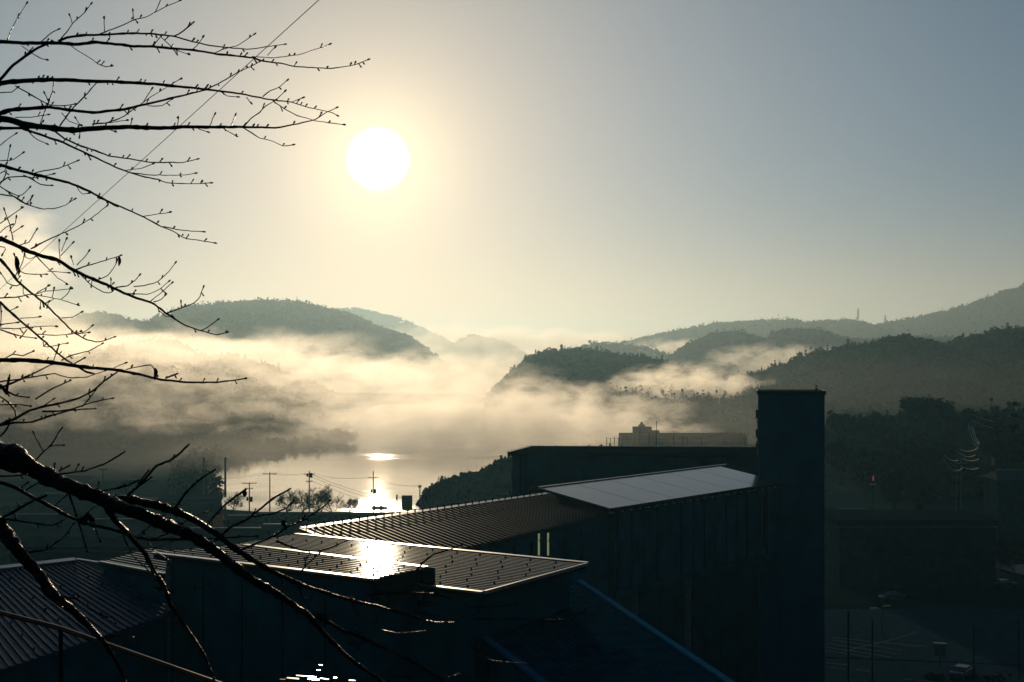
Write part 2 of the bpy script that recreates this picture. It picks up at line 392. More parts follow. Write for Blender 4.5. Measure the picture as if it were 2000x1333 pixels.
def ribbed_roof(c, n, mb, rw=0.06, rh=0.05, th=0.18, jitter=0.0):
    """c: four corners, ribs run from edge c0-c3 to edge c1-c2"""
    c = [Vector(q) for q in c]; nn = (c[1]-c[0]).cross(c[3]-c[0]).normalized()
    if nn.z < 0: nn = -nn
    order = c if (c[1]-c[0]).cross(c[2]-c[0]).z > 0 else [c[0], c[3], c[2], c[1]]
    mb.slab(order, th)
    for i in range(n + 1):
        t = i / n; a = c[0].lerp(c[3], t); b = c[1].lerp(c[2], t)
        mb.beam(a + nn*(rh/2+0.002), b + nn*(rh/2+0.002), rw, rh, nn)
    return nn
def guard_rows(c, root, rows, per, nn, m, size=0.085, jit=0.06):
    """small snow stoppers in staggered rows on the roof plane"""
    first = None
    c = [Vector(q) for q in c]
    for r_ in range(rows):
        for k in range(per):
            t = (r_ + 0.5) / rows; s = (k + (0.5 if r_ % 2 else 0.1) + jit * rnd.random()) / per
            if s > 0.98: continue
            p = c[0].lerp(c[3], t).lerp(c[1].lerp(c[2], t), s) + nn * 0.06
            if first is None:
                b = MB(); b.box((0,0,size*0.35), (size*0.35, size*0.9, size*0.7)); b.box((0,0,0.01), (size, size*0.5, 0.02))
                me = bpy.data.meshes.new('snow_guard'); me.from_pydata(b.v, [], b.f); me.materials.append(m); first = me
            o = bpy.data.objects.new('snow_guard', first); COL.objects.link(o); o.parent = root; o.location = p - root.parent.location
            o.rotation_euler.z = math.atan2((c[1]-c[0]).y, (c[1]-c[0]).x)

# ------------------------------------------------------------------ stair tower
D0 = 123.5
tw = thing('tower', 'tall plain windowless dark tower standing above all roofs', 'tower', P(1545, 1333, D0) * 1.0)
ax = Vector((0.18, 1.0, 0)).normalized(); rx = Vector((ax.y, -ax.x, 0))
fl = P(1482, 764, D0); W_ = 127 / F * D0 * 0.985; TD = 6.5
base = Vector((fl.x, fl.y, 1.0)); H_ = fl.z - 1.0
tw.location = base
b = MB(); q = [base, base + rx*W_, base + rx*W_ + ax*TD, base + ax*TD]
b.hexa([*q, *[p + Vector((0,0,H_-0.35)) for p in q]])
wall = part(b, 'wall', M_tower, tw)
b = MB(); o_ = 0.12
q2 = [base - rx*o_ - ax*o_, base + rx*(W_+o_) - ax*o_, base + rx*(W_+o_) + ax*(TD+o_), base - rx*o_ + ax*(TD+o_)]
b.hexa([*[p + Vector((0,0,H_-0.35)) for p in q2], *[p + Vector((0,0,H_)) for p in q2]])
part(b, 'roof', M_iron, tw)
b = MB()
for s, e in ((q2[0], q2[1]), (q2[1], q2[2]), (q2[3], q2[0])):
    b.beam(s + Vector((0,0,H_+0.03)), e + Vector((0,0,H_+0.03)), 0.08, 0.05)
part(b, 'flashing', M_flash, tw)
b = MB()
for k in range(1, 9):
    z = 1 + k * 3.0
    b.beam(base + Vector((0,0,z)) - ax*0.003 + rx*0.1, base + Vector((0,0,z)) - ax*0.003 + rx*(W_-0.1), 0.02, 0.03)
for fr in (0.33, 0.66):
    b.beam(base + rx*(W_*fr) - ax*0.003, base + rx*(W_*fr) - ax*0.003 + Vector((0,0,H_-0.4)), 0.025, 0.02, rx)
part(b, 'cladding_joint', M_shade, tw)
b = MB(); p = base + rx*(W_*0.88) + ax*0.8 + Vector((0,0,H_))
b.box(p + Vector((0,0,0.12)), (0.25,0.25,0.24)); b.tube([p + Vector((0,0,0.2)), p + Vector((0,0,0.55))], 0.04); b.ball(p + Vector((0,0,0.5)), 0.1)
part(b, 'roof_vent', M_iron, tw)
for py0, py1 in ((803, 818), (840, 856), (866, 874)):     # boxes and pipe on the sunny side face
    b = MB(); z1 = P(1482, py0, D0).z; z0 = P(1482, py1, D0).z
    c = base - rx*0.14 + ax*0.8 + Vector((0,0,(z0+z1)/2 - 1.0)); b.box(c, (0.28, 0.5, z1-z0), -math.atan2(0.18, 1))
    part(b, 'junction_box', M_iron, tw)
b = MB(); c = base - rx*0.10 + ax*0.35
b.tube([c + Vector((0,0,P(0,890,D0).z-1)), c + Vector((0,0,P(0,800,D0).z-1))], 0.05); part(b, 'pipe', M_steel, tw)

# ------------------------------------------------------------------ long hall behind the bridge
b_D = 146.0
A1 = P(1000, 887, b_D); A2 = P(1500, 890, b_D*0.965); dv = Vector((0.40, 0.92, 0)).normalized()
hl = thing('hall', 'long flat-roofed hall with dark eave band behind the covered bridge', 'building', (A1.x, A1.y, 1.2))
back = 6.0
b = MB(); q = [Vector((A1.x, A1.y, 1.2)), Vector((A2.x, A2.y, 1.2)), Vector((A2.x, A2.y, 1.2)) + dv*back, Vector((A1.x, A1.y, 1.2)) + dv*back]
zt = [A1.z, A2.z, A2.z, A1.z]
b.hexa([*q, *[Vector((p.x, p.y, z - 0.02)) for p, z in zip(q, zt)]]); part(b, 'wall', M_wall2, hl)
b = MB(); rxh = (A2 - A1).normalized()
e0 = A1 - rxh*0.35 - dv*0.4 + Vector((0,0,0.0)); e1 = A2 + rxh*0.2 - dv*0.4; e2 = A2 + rxh*0.2 + dv*(back+.3) + Vector((0,0,0.25)); e3 = A1 - rxh*0.35 + dv*(back+.3) + Vector((0,0,0.25))
b.slab([p + Vector((0,0,0.22)) for p in (e0, e1, e2, e3)], 0.22); part(b, 'roof', M_iron, hl)
b = MB(); b.beam(e3 + Vector((0,0,0.27)), e2 + Vector((0,0,0.27)), 0.10, 0.09); b.beam(e0 + Vector((0,0,0.245)), e3 + Vector((0,0,0.245)), 0.35, 0.045)
part(b, 'flashing', M_flash, hl)
b = MB(); b.beam(e0 + Vector((0,0,0.02)) - dv*0.04, e1 + Vector((0,0,0.02)) - dv*0.04, 0.05, 0.42); part(b, 'fascia', M_iron, hl)
for i in range(9):
    p = e0.lerp(e3, (i+0.5)/9) + Vector((0,0,0.32)); bb = MB(); bb.box(p, (0.09,0.09,0.12)); part(bb, 'snow_guard', M_iron, hl)
for i in range(14):
    p = e3.lerp(e2, (i+0.5)/14) + Vector((0,0,0.36)); bb = MB(); bb.box(p, (0.05,0.05,0.1)); part(bb, 'snow_guard', M_iron, hl)
for a_, b_ in ((1032, 1071),):
    w0 = A1 + rxh*((a_-1000)/F*b_D); w1 = A1 + rxh*((b_-1000)/F*b_D); zc = P(0, 952, b_D).z
    bb = MB(); bb.beam(Vector((w0.x, w0.y, zc)) - dv*0.02, Vector((w1.x, w1.y, zc)) - dv*0.02, 0.06, 0.9); part(bb, 'window', M_glass, hl)
b = MB()
for i in range(1, 17):
    p = A1.lerp(A2, i/17) - dv*0.015; b.beam(Vector((p.x, p.y, 1.3)), Vector((p.x, p.y, p.z - 0.15)), 0.03, 0.02, dv)
part(b, 'cladding_joint', M_shade, hl)
b = MB(); p = A1.lerp(A2, 0.035) - dv*0.08; b.tube([Vector((p.x,p.y,1.3)), Vector((p.x,p.y,p.z-0.1))], 0.06); part(b, 'downpipe', M_iron, hl)

# ------------------------------------------------------------------ covered bridge with glazed roof
BL = P(1200, 990, 101.8); BR = P(1520, 940, 122.8); BR.z = BL.z
bd = (BR - BL); bd.z = 0; bd.normalize(); bp_ = Vector((-bd.y, bd.x, 0)); ww = 6.5
top_rise = 1.15
br = thing('covered_bridge', 'raised covered bridge with pale glazed roof joining the tower', 'bridge', (BL.x, BL.y, 1.0))
L_ = (BR - BL).length
def bpt(s, t, z): return BL + bd*s + bp_*t + Vector((0,0,z))
b = MB(); b.slab([bpt(-1.4, -0.6, -0.05), bpt(L_, -0.6, -0.05), bpt(L_, ww, top_rise), bpt(-1.4, ww, top_rise)], 0.16)
roofp = part(b, 'roof', M_iron, br)
npan = 6; nrm_ = (bpt(1,0,0)-bpt(0,0,0)).cross(bpt(0,ww,top_rise)-bpt(0,-0.6,-0.05)).normalized()
for i in range(npan):
    s0 = -1.35 + (L_+1.2)*i/npan + 0.04; s1 = -1.35 + (L_+1.2)*(i+1)/npan - 0.04
    b = MB(); b.slab([bpt(s0,-0.55,0.0)+nrm_*.03, bpt(s1,-0.55,0.0)+nrm_*.03, bpt(s1,ww-.08,top_rise)+nrm_*.03, bpt(s0,ww-.08,top_rise)+nrm_*.03], 0.05)
    part(b, 'glazing_panel', M_panel, roofp)
b = MB(); b.beam(bpt(-1.4,ww+.05,top_rise+.05), bpt(L_+1.5,ww+.05,top_rise+.05), 0.16, 0.16); part(b, 'ridge_cap', M_flash, roofp)
b = MB(); b.beam(bpt(-1.44,-0.62,-0.02), bpt(-1.44,ww,top_rise+.03), 0.05, 0.1); part(b, 'flashing', M_flash, roofp)
floor_z = P(1200, 1167, 101.8).z - BL.z
b = MB(); b.hexa([bpt(0,0,floor_z), bpt(L_+1,0,floor_z), bpt(L_+1,ww-.5,floor_z), bpt(0,ww-.5,floor_z), bpt(0,0,-0.35), bpt(L_+1,0,-0.35), bpt(L_+1,ww-.5,0.7), bpt(0,ww-.5,0.7)])
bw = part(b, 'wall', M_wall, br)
b = MB(); b.beam(bpt(-.05,-.03,floor_z+.25), bpt(L_+1,-.03,floor_z+.25), 0.12, 0.5); part(b, 'floor_edge', M_wall2, br)
nb_ = 22
for i in range(nb_):
    s = -1.0 + (L_+.6)*i/nb_; bb = MB(); bb.box(bpt(s,-0.42,-0.30), (0.34,0.34,0.24), math.atan2(bd.y, bd.x)); part(bb, 'rafter_end', M_wall2 if i % 1 else M_steel, roofp)
b = MB(); b.tube([bpt(-1.3,-0.68,-0.17), bpt(L_,-0.68,-0.17)], 0.07); part(b, 'gutter', M_iron, roofp)
for i in range(14):      # tall narrow cladding boards between recessed joints
    s = 0.5 + (L_-1)*i/14 
    bb = MB(); bb.beam(bpt(s,-0.045,floor_z+.55), bpt(s,-0.045,-0.5), 0.09 if i % 2 else 0.22, 0.08, bd); part(bb, 'mullion', M_shade if i % 2 else M_wall2, bw)
for s, w_ in ((L_-3.7, 0.16), (L_-2.9, 0.10)):
    bb = MB(); bb.beam(bpt(s,-0.06,floor_z+1.1), bpt(s,-0.06,-1.1), w_, 0.06, bd); part(bb, 'window_slit', M_glass, bw)
for s in (6.5, 15.0):
    bb = MB(); c0 = bpt(s, 2.5, floor_z); bb.tube([Vector((c0.x,c0.y,2)), c0], 0.28, 10); part(bb, 'column', M_conc, br)

# ------------------------------------------------------------------ brown ribbed corridor roof
T2 = P(1075, 965, 106.5); T1 = P(590, 1034, 1); 
T1 = P(590, 1034, (CZ - T2.z) * F / (1034 - HY))
B2 = P(1195, 1003, 101.6)
npl = (T2 - T1).cross(B2 - T1).normalized()
B1 = on_plane(760, 1108, T1, npl)
cr = thing('corridor', 'low corridor with brown ribbed metal roof below the bridge', 'building', (B1.x, B1.y, 8.0))
b = MB(); nn = ribbed_roof([T1, B1, B2, T2], 52, b, rw=0.10, rh=0.09); crr = part(b, 'roof', M_roofb, cr)
b = MB(); b.beam(T1 + nn*0.08, T2 + nn*0.08, 0.42, 0.06, nn); part(b, 'ridge_cap', M_flash, crr)
b = MB(); b.beam(T1 + nn*0.07 + (T1-T2).normalized()*.1, T1.lerp(B1, 0.22) + nn*0.07, 0.3, 0.05, nn); part(b, 'flashing', M_flash, crr)
for i in range(34):
    p = T1.lerp(T2, (i + 0.5)/34) + nn*0.17; bb = MB(); bb.box(p, (0.10,0.10,0.2)); bb.box(p + Vector((0,0,.1)), (0.2,0.06,0.05)); part(bb, 'snow_guard', M_iron, crr)
b = MB(); e0 = B1.lerp(T1, 0.06); e1 = B2.lerp(T2, 0.06); f0 = T1.lerp(B1, .1); f1 = T2.lerp(B2, .1)
def dn(p, z): return Vector((p.x, p.y, z))
b.hexa([dn(e0,8), dn(e1,8), dn(f1,8), dn(f0,8), e0 - Vector((0,0,.2)), e1 - Vector((0,0,.2)), f1 - Vector((0,0,.2)), f0 - Vector((0,0,.2))]); cw = part(b, 'wall', M_wall, cr)
outn = Vector((1, -0.6, 0)).normalized()
ed = (e1 - e0).normalized(); outn = Vector((ed.y, -ed.x, 0)).normalized()
for i in range(9):
    p = e0.lerp(e1, 0.18 + 0.75*i/9) + outn*0.03
    bb = MB(); bb.beam(dn(p, p.z - 4.2), dn(p, p.z - 0.9), 0.12, 0.1, ed); part(bb, 'mullion', M_shade, cw)
for px_, m_ in ((1050, None), (1068, None)):      # two panes given a glow in place of daylight seen through
    t_ = min(range(200), key=lambda k: abs(1000 + F*e0.lerp(e1, k/199).x/e0.lerp(e1, k/199).y - px_))/199
    p = e0.lerp(e1, t_) + outn*0.05
    bb = MB(); bb.beam(dn(p, P(0,1085,p.y).z), dn(p, P(0,1041,p.y).z), 0.18, 0.05, ed)
    M_pane = bpy.data.materials.get('daylight_glow_pane') or mat('daylight_glow_pane', (0.3,0.3,0.2), 0.3)
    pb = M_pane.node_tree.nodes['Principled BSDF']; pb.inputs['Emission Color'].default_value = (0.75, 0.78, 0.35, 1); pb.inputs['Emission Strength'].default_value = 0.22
    pn = part(bb, 'window', M_pane, cw, label='narrow window glowing in place of daylight seen through')
    bb = MB(); bb.beam(dn(p, P(0,1054,p.y).z) + outn*.03, dn(p, P(0,1058,p.y).z) + outn*.03, 0.22, 0.05, ed); part(bb, 'transom', M_shade, pn)

# ------------------------------------------------------------------ large roof with the sun's reflection (and the raised roof in front)
zE = CZ - (1095 - HY)/F*60.0
def pz(px, py, z): D = (CZ - z)*F/(py - HY); return P(px, py, D)
E = [pz(575,1046,zE), pz(1145,1103,zE), pz(945,1158,zE)]; E.append(E[0] + (E[2]-E[1]))
mbd = thing('large_building', 'large building whose wet ribbed roof mirrors the sun', 'building', (E[2].x, E[2].y, 14.0))
b = MB(); nn = ribbed_roof(E, 25, b, rw=0.07, rh=0.055, th=0.22)
er = part(b, 'roof', M_roof, mbd)
ex = (E[1]-E[0]).normalized(); ey = (E[3]-E[0]).normalized()
b = MB(); b.beam(E[0] + nn*.06 - ey*.1, E[1] + nn*.06 - ey*.1, 0.3, 0.08, nn); part(b, 'ridge_cap', M_flash, er)
b = MB(); b.beam(E[3] + nn*.03 + ey*.1, E[2] + nn*.03 + ey*.1, 0.26, 0.08, nn); part(b, 'gutter', M_flash, er)
b = MB(); b.beam(E[1] + nn*.02 + ex*.05, E[2] + nn*.02 + ex*.05, 0.1, 0.14, nn); part(b, 'flashing', M_steel, er)
guard_rows([E[0].lerp(E[1], .45).lerp(E[3].lerp(E[2], .45), 0), E[1], E[2], E[3].lerp(E[2], .45)], er, 7, 7, nn, M_iron)
guard_rows([E[0], E[0].lerp(E[1], .45), E[3].lerp(E[2], .45), E[3]], er, 3, 8, nn, M_iron)
b = MB(); I = [E[0].lerp(E[2], .015), E[1].lerp(E[3], .04), E[2].lerp(E[0], .04), E[3].lerp(E[1], .04)]
b.hexa([dn(p,14) for p in (I[3],I[2],I[1],I[0])] + [p - Vector((0,0,.23)) for p in (I[3],I[2],I[1],I[0])]); part(b, 'wall', M_wall2, mbd)
# raised front roof
zE2 = zE + 0.55
U = [pz(478,1067,zE2), pz(832,1111,zE2), pz(737,1131,zE2), pz(300,1081,zE2)]
ub = thing('front_building', 'nearest building with raised ribbed roof and bright eave edge', 'building', (U[3].x, U[3].y, 12.0))
b = MB(); nn = ribbed_roof(U, 9, b, rw=0.07, rh=0.055, th=0.25); ur = part(b, 'roof', M_roof, ub)
uy = (U[3]-U[0]).normalized()
b = MB(); b.beam(U[0] + nn*.05, U[1] + nn*.05, 0.32, 0.09, nn); part(b, 'ridge_cap', M_flash, ur)
V2 = pz(690,1130,zE2)
b = MB(); b.beam(U[3] + nn*.03 - Vector((0,.12,0)), pz(737,1133,zE2) + nn*.03, 0.30, 0.08, nn); part(b, 'gutter', M_flash, ur)
guard_rows(U, ur, 4, 11, nn, M_iron)
b = MB(); fz = Vector((0,0,-0.9))
b.slab([U[1] + (U[1]-U[2])*.02 - Vector((0,0,.02)), U[1] + Vector((.35,.1,-.02)), U[2] + Vector((.4,-.1,-.02)), U[2] - Vector((0,0,.02))][::-1], 0.95); part(b, 'verge_board', M_iron, ur)
b = MB(); I = [U[0].lerp(U[2], .03), U[1].lerp(U[3], .03), U[2].lerp(U[0], .05), U[3].lerp(U[1], .05)]
b.hexa([dn(p,12) for p in (I[3],I[2],I[1],I[0])] + [p - Vector((0,0,.26)) for p in (I[3],I[2],I[1],I[0])]); uw = part(b, 'wall', M_wall2, ub)
b = MB(); p = pz(838,1114,zE2); b.box(p + Vector((0,-.05,-.32)), (0.5,0.6,0.75)); b.box(p + Vector((-.35,-.2,-.9)), (0.16,0.2,0.9)); b.box(p + Vector((.0,-.3,-1.35)), (0.9,0.5,0.12)); part(b, 'roof_bracket', M_iron, ub)
# downpipe on the front wall
p0 = U[3].lerp(U[2], 0.08); 
b = MB(); q0 = Vector((p0.x, p0.y - .25, 0)); b.tube([dn(q0,12), dn(q0, zE2-.5)], 0.12, 8); part(b, 'downpipe', M_steel, uw)
b = MB()
for k in range(1, 5):
    q1 = I[3].lerp(I[2], k/5) ; b.beam(dn(q1,12.2) - Vector((0,.02,0)), dn(q1,zE2-.6) - Vector((0,.02,0)), 0.05, 0.03, ex)
part(b, 'cladding_joint', M_shade, uw)

# ------------------------------------------------------------------ navy lower roof sloping to the right
zt_ = zE - 2.6
N0 = P(905, 1215, 57); N1 = P(1132, 1138, 66); 
N2 = P(1425, 1338, 52); N3 = P(1062, 1338, 44.5)
npl = (N1 - N0).cross(N3 - N0).normalized(); N2 = on_plane(1425, 1338, N0, npl)
lt = thing('lower_building', 'building with steep navy roof edged in blue trim low centre', 'building', (N3.x, N3.y, 12.0))
N3e = N3 + (N3 - N0)*0.6; N2e = N2 + (N2 - N1)*0.35
b = MB(); nn = ribbed_roof([N0, N3e, N2e, N1], 34, b, rw=0.05, rh=0.04); lr = part(b, 'roof', M_roofn, lt)
b = MB(); b.beam(N1 + nn*.06, N2e + nn*.06, 0.28, 0.14, nn); part(b, 'verge', M_flashb, lr)
b = MB(); b.beam(N0 + nn*.06, N3e + nn*.06, 0.24, 0.14, nn); part(b, 'verge', M_flashb, lr)
b = MB(); lo = [N0, N3e, N2e, N1]; cc = sum(lo, Vector())/4; I = [p.lerp(cc, .05) for p in lo]
b.hexa([dn(p, 10) for p in I] + [p - Vector((0,0,.3)) for p in I]); part(b, 'wall', M_wall, lt)

# ------------------------------------------------------------------ left ribbed roofs
zF = zE - 0.6
FL = [pz(-160,1128,zF), pz(150,1096,zF), pz(200,1101,zF)]
lf = thing('left_building', 'dark building at lower left with broad blue ribbed roof', 'building', (FL[0].x, FL[0].y, 12.0))
R0 = pz(-170,1133,zF); R1 = pz(148,1097,zF); 
S1 = pz(330,1190, zF-1.3); S0 = pz(40,1300,zF-1.3)
npl = (R1 - R0).cross(S1 - R0).normalized(); S0 = on_plane(-60, 1330, R0, npl); S1 = on_plane(345, 1195, R0, npl)
b = MB(); nn = ribbed_roof([R0, S0, S1, R1], 30, b, rw=0.08, rh=0.06); fr = part(b, 'roof', M_roofl, lf)
b = MB(); b.beam(R0 + nn*.1, R1 + nn*.1, 0.45, 0.1, nn); part(b, 'ridge_cap', M_flash, fr)
b = MB(); R2 = pz(322,1124,zF-.35); b.beam(R1 + nn*.12, R2 + nn*.12, 0.2, 0.08, nn); part(b, 'flashing', M_flash, fr)
guard_rows([R0, S0, S1, R1], fr, 5, 7, nn, M_iron, 0.09)
b = MB(); lo = [R0, S0, S1, R1]; cc = sum(lo, Vector())/4; I = [p.lerp(cc, .06) for p in lo]
b.hexa([dn(p, 10) for p in I] + [p - Vector((0,0,.3)) for p in I]); part(b, 'wall', M_wall, lf)
W = [pz(196,1100,zF+.1), pz(292,1074,zF+.1), pz(330,1080,zF+.1), pz(324,1124,zF+.1)]
lw = thing('link_roof', 'small ribbed roof wedged between left and front buildings', 'building', (W[0].x, W[0].y, 12.0))
b = MB(); nn = ribbed_roof([W[0], W[3], W[2], W[1]], 10, b, rw=0.08, rh=0.06); wr = part(b, 'roof', M_roof, lw)
b = MB(); b.beam(W[0] + nn*.06, W[3] + nn*.06, 0.2, 0.08, nn); part(b, 'gutter', M_flash, wr)
b = MB(); cc = sum(W, Vector())/4; I = [p.lerp(cc, .06) for p in W]; b.hexa([dn(p, 12) for p in I] + [p - Vector((0,0,.3)) for p in I]); part(b, 'wall', M_wall, lw)
# lowest left roof, nearer
X0 = P(-80, 1170, 46); X1 = P(330, 1300, 40)

# low canopy added for its glints, sheets tilted to mirror the sun
cn = thing('canopy', 'low dark canopy added to carry a few sun-flashing sheets at the bottom edge', 'canopy', P(620, 1400, 25))
def tilt_quad(px, py, w_, d_, tx, ty):
    w_ *= .54; d_ *= .54; c = P(px, py, 25); n = Vector((tx, ty, 1)).normalized(); u = Vector((1, .12, 0)); u = (u - n*u.dot(n)).normalized(); v = n.cross(u)
    return [c - u*w_ - v*d_, c + u*w_ - v*d_, c + u*w_ + v*d_, c - u*w_ + v*d_], n
b = MB(); q, n_ = tilt_quad(615, 1330, 2.0, 1.1, .01, .03); b.slab([p - Vector((0,0,.12)) for p in q], .15); part(b, 'roof', M_iron, cn)
b = MB()
for p in q: b.tube([Vector((p.x, p.y, p.z-4.2)), p - Vector((0,0,.2))], .06, 6)
part(b, 'frame', M_iron, cn)
for i, (px_, py_, w_, d_) in enumerate(((552, 1327, .10, .06), (572, 1325, .22, .10), (598, 1321, .36, .07), (612, 1327, .2, .1), (634, 1326, .16, .08), (655, 1324, .06, .05), (688, 1329, .12, .08), (622, 1309, .05, .05), (626, 1299, .05, .04))):
    q, n_ = tilt_quad(px_, py_, w_, d_, rnd.uniform(.07, .15), rnd.uniform(.03, .075)); b = MB(); b.slab(q, .02); part(b, 'glint_sheet', M_roof, cn)
# ------------------------------------------------------------------ materials of the town
M_bark = mat('tree_bark', (0.020, 0.017, 0.014), 0.85, nscale=8, namp=0.4, spec=0.2)
M_houseroof = mat('house_roof_tiles', (0.010, 0.022, 0.030), 0.7, nscale=1.5, namp=0.3, spec=0.0)
M_housewall = mat('house_wall', (0.018, 0.034, 0.040), 0.85, nscale=0.8, namp=0.25, spec=0.0)
M_pale = mat('pale_concrete', (0.20, 0.21, 0.20), 0.85, nscale=0.5, namp=0.2, spec=0.2)
M_paint = mat('road_paint', (0.16, 0.19, 0.20), 0.8, nscale=3, namp=0.3, spec=0.0)
M_orange = mat('orange_tarpaulin', (0.75, 0.13, 0.03), 0.6, nscale=3, namp=0.3)
M_sign = mat('sign_back', (0.07, 0.07, 0.065), 0.6, nscale=2, namp=0.2, spec=0.0)
M_wire = mat('wire_cable', (0.012, 0.012, 0.012), 0.28, metal=0.5, nscale=5, namp=0.2)
M_grass = mat('rough_grass', (0.02, 0.026, 0.014), 0.95, nscale=0.3, namp=0.5, spec=0.0)

def bare_tree(x, y, z, h, spread, seed, label, group=None, trunk_r=0.18, levels=5, cat='tree'):
    rr = random.Random(seed); root = thing('bare_tree', label, cat, (x, y, z), group)
    tb = MB(); cb = MB()
    def grow(p, d, ln, r_, lev):
        pts = [p]; q = p; dd = d.copy(); n = 4
        for i in range(n):
            dd = (dd + Vector((rr.uniform(-.22,.22), rr.uniform(-.22,.22), rr.uniform(-.08,.16)))).normalized()
            q = q + dd * (ln / n); pts.append(q)
        (tb if lev <= 1 else cb).tube(pts, [lerp(r_, r_*0.6, i/n) for i in range(n+1)], 6 if lev <= 1 else 3, caps=lev <= 1)
        if lev >= levels: return
        k = 3 if lev else 4
        for i in range(k + (rr.random() < 0.5)):
            a = rr.uniform(0, 6.283); tilt = rr.uniform(0.35, 0.95) if lev else rr.uniform(0.5, 1.05)
            s1 = dd.cross(Vector((math.cos(a), math.sin(a), 0.3))).normalized()
            nd_ = (dd * math.cos(tilt) + s1 * math.sin(tilt) * spread); nd_.z = max(nd_.z, -0.1) + 0.08; nd_.normalize()
            st = pts[-1] if i < 2 else pts[rr.choice((2, 3))]
            grow(st, nd_, ln * rr.uniform(0.62, 0.85), max(r_ * 0.56, 0.032), lev + 1)
    grow(Vector((x, y, z)), Vector((rr.uniform(-.1,.1), 0, 1)), h * 0.27, trunk_r, 0)
    part(tb, 'trunk', M_bark, root); part(cb, 'crown', M_bark, root)
    return root

def leaf_cloud(mb, c, rad, n, size, rg, squash=0.8):
    d = rg.normal(size=(n, 3)); d /= np.linalg.norm(d, axis=1)[:, None]
    lob = 0.72 + 0.28 * np.sin(d[:,0]*5 + c[0]) * np.sin(d[:,1]*4 + c[1]) 
    r_ = (rg.random(n) ** 0.35) * lob
    p = d * r_[:, None] * np.array([rad, rad, rad * squash]) + np.array(c)
    a1 = rg.normal(size=(n,3)); a1 /= np.linalg.norm(a1, axis=1)[:,None]; a2 = np.cross(a1, rg.normal(size=(n,3))); a2 /= np.linalg.norm(a2, axis=1)[:,None]
    s = size * (0.5 + rg.random(n))[:, None]
    V = np.stack([p - a1*s, p + a2*s*.7, p + a1*s, p - a2*s*.7], 1).reshape(-1, 3)
    mb.add(V.tolist(), [(4*i, 4*i+1, 4*i+2, 4*i+3) for i in range(n)])
def leafy_tree(px, top, D, wpx, base_z, seed, label, m, group=None, name='broadleaf_tree', n=1500):
    rg = np.random.default_rng(seed); zt = P(px, top, D).z; x = (px-1000)/F*D; rad = wpx/F*D/2; h = zt - base_z
    root = thing(name, label, 'tree', (x, D, base_z), group)
    b = MB(); b.tube([(x, D, base_z), (x+.2, D, base_z+h*.3), (x, D, base_z+h*.7)], [0.45, 0.32, 0.12], 7)
    for k in range(6):
        a = k*1.05; b.tube([(x+.1, D, base_z+h*.35), (x+math.cos(a)*rad*.6, D+math.sin(a)*rad*.6, base_z+h*.65)], [0.15, 0.05], 4)
    part(b, 'trunk', M_bark, root)
    c = MB(); hz_ = h*0.36
    if name == 'conifer_tree':
        for k in range(9):
            t_ = k/8; leaf_cloud(c, (x, D, base_z + h*(0.2 + 0.76*t_)), rad*(1.02 - 0.9*t_), int(n/7*(1.1-t_)), 0.5, rg, 0.35)
    else:
        leaf_cloud(c, (x, D, base_z + h*.6), rad*.8, n//3, 0.55, rg, h*.4/(rad*.8))
        for k in range(9):
            a = rg.random()*6.283; q = 0.35 + 0.3*rg.random()
            leaf_cloud(c, (x+math.cos(a)*rad*q, D+math.sin(a)*rad*q, base_z+h*(0.5+0.28*rg.random())), rad*(0.38+.15*rg.random()), n//10, 0.5, rg, 0.8)
    part(c, 'crown', m, root); return root

# ------------------------------------------------------------------ lakeside bare trees
for px_, D_, top, seed, lab in ((558, 300, 968, 1, 'leftmost round bare tree of the lakeside row by a tall pole'),
        (585, 292, 962, 2, 'bare tree against bright water left of the bulky pole'),
        (622, 303, 965, 3, 'bare tree right behind the pole with diagonal glinting wires'),
        (652, 296, 970, 4, 'dense bare tree on the lakeside between two utility poles'),
        (680, 300, 978, 5, 'rightmost bare tree reaching towards the sun glitter'),
        (455, 305, 975, 6, 'bare tree behind the orange tarpaulin'),
        (405, 318, 950, 7, 'tall hazy bare tree beside the twin masts'),
        (432, 322, 958, 8, 'hazy bare tree between the masts and the squat pole'),
        (375, 300, 960, 9, 'bare tree at the street lamp on the left'),
        (250, 330, 945, 12, 'dim bare tree far left of the street lamp'),
        (150, 320, 950, 13, 'dim bare tree near the left T-shaped pole')):
    b_ = G(px_, D_, 1.2); h_ = P(px_, top, D_).z - 1.2
    bare_tree(b_.x, b_.y, 1.2, h_*1.75, 1.25, seed, lab, 'bare trees along the lake shore', 0.17, 5)
rg_ = np.random.default_rng(5)
def bush_strip(px0, px1, D, h, label, seed, n=1400):
    rg = np.random.default_rng(seed); c = MB()
    x0 = (px0-1000)/F*D; x1 = (px1-1000)/F*D; k = int((x1-x0)/2.2)+1
    for i in range(k): 
        hh = h*(0.5+0.7*rg.random()); leaf_cloud(c, (x0+(x1-x0)*i/max(1,k-1), D+rg.normal()*1.2, 1.0+hh*.4), hh*1.1, n//k, 0.22, rg, 0.7)
    o = c.build('shrub_bank', M_broad); meta(o, label, 'shrubs', kind='stuff')
bush_strip(440, 720, 290, 2.4, 'dark shrubs at the foot of the lakeside trees', 1, 5000)
bush_strip(0, 430, 310, 3.0, 'dim scrub along the left shore', 2, 5000)
bush_strip(1640, 2050, 250, 3.0, 'dark hedge behind the long right building', 3, 5000)
bush_strip(640, 990, 283, 1.6, 'low growth on the near bank of the water', 4, 4000)

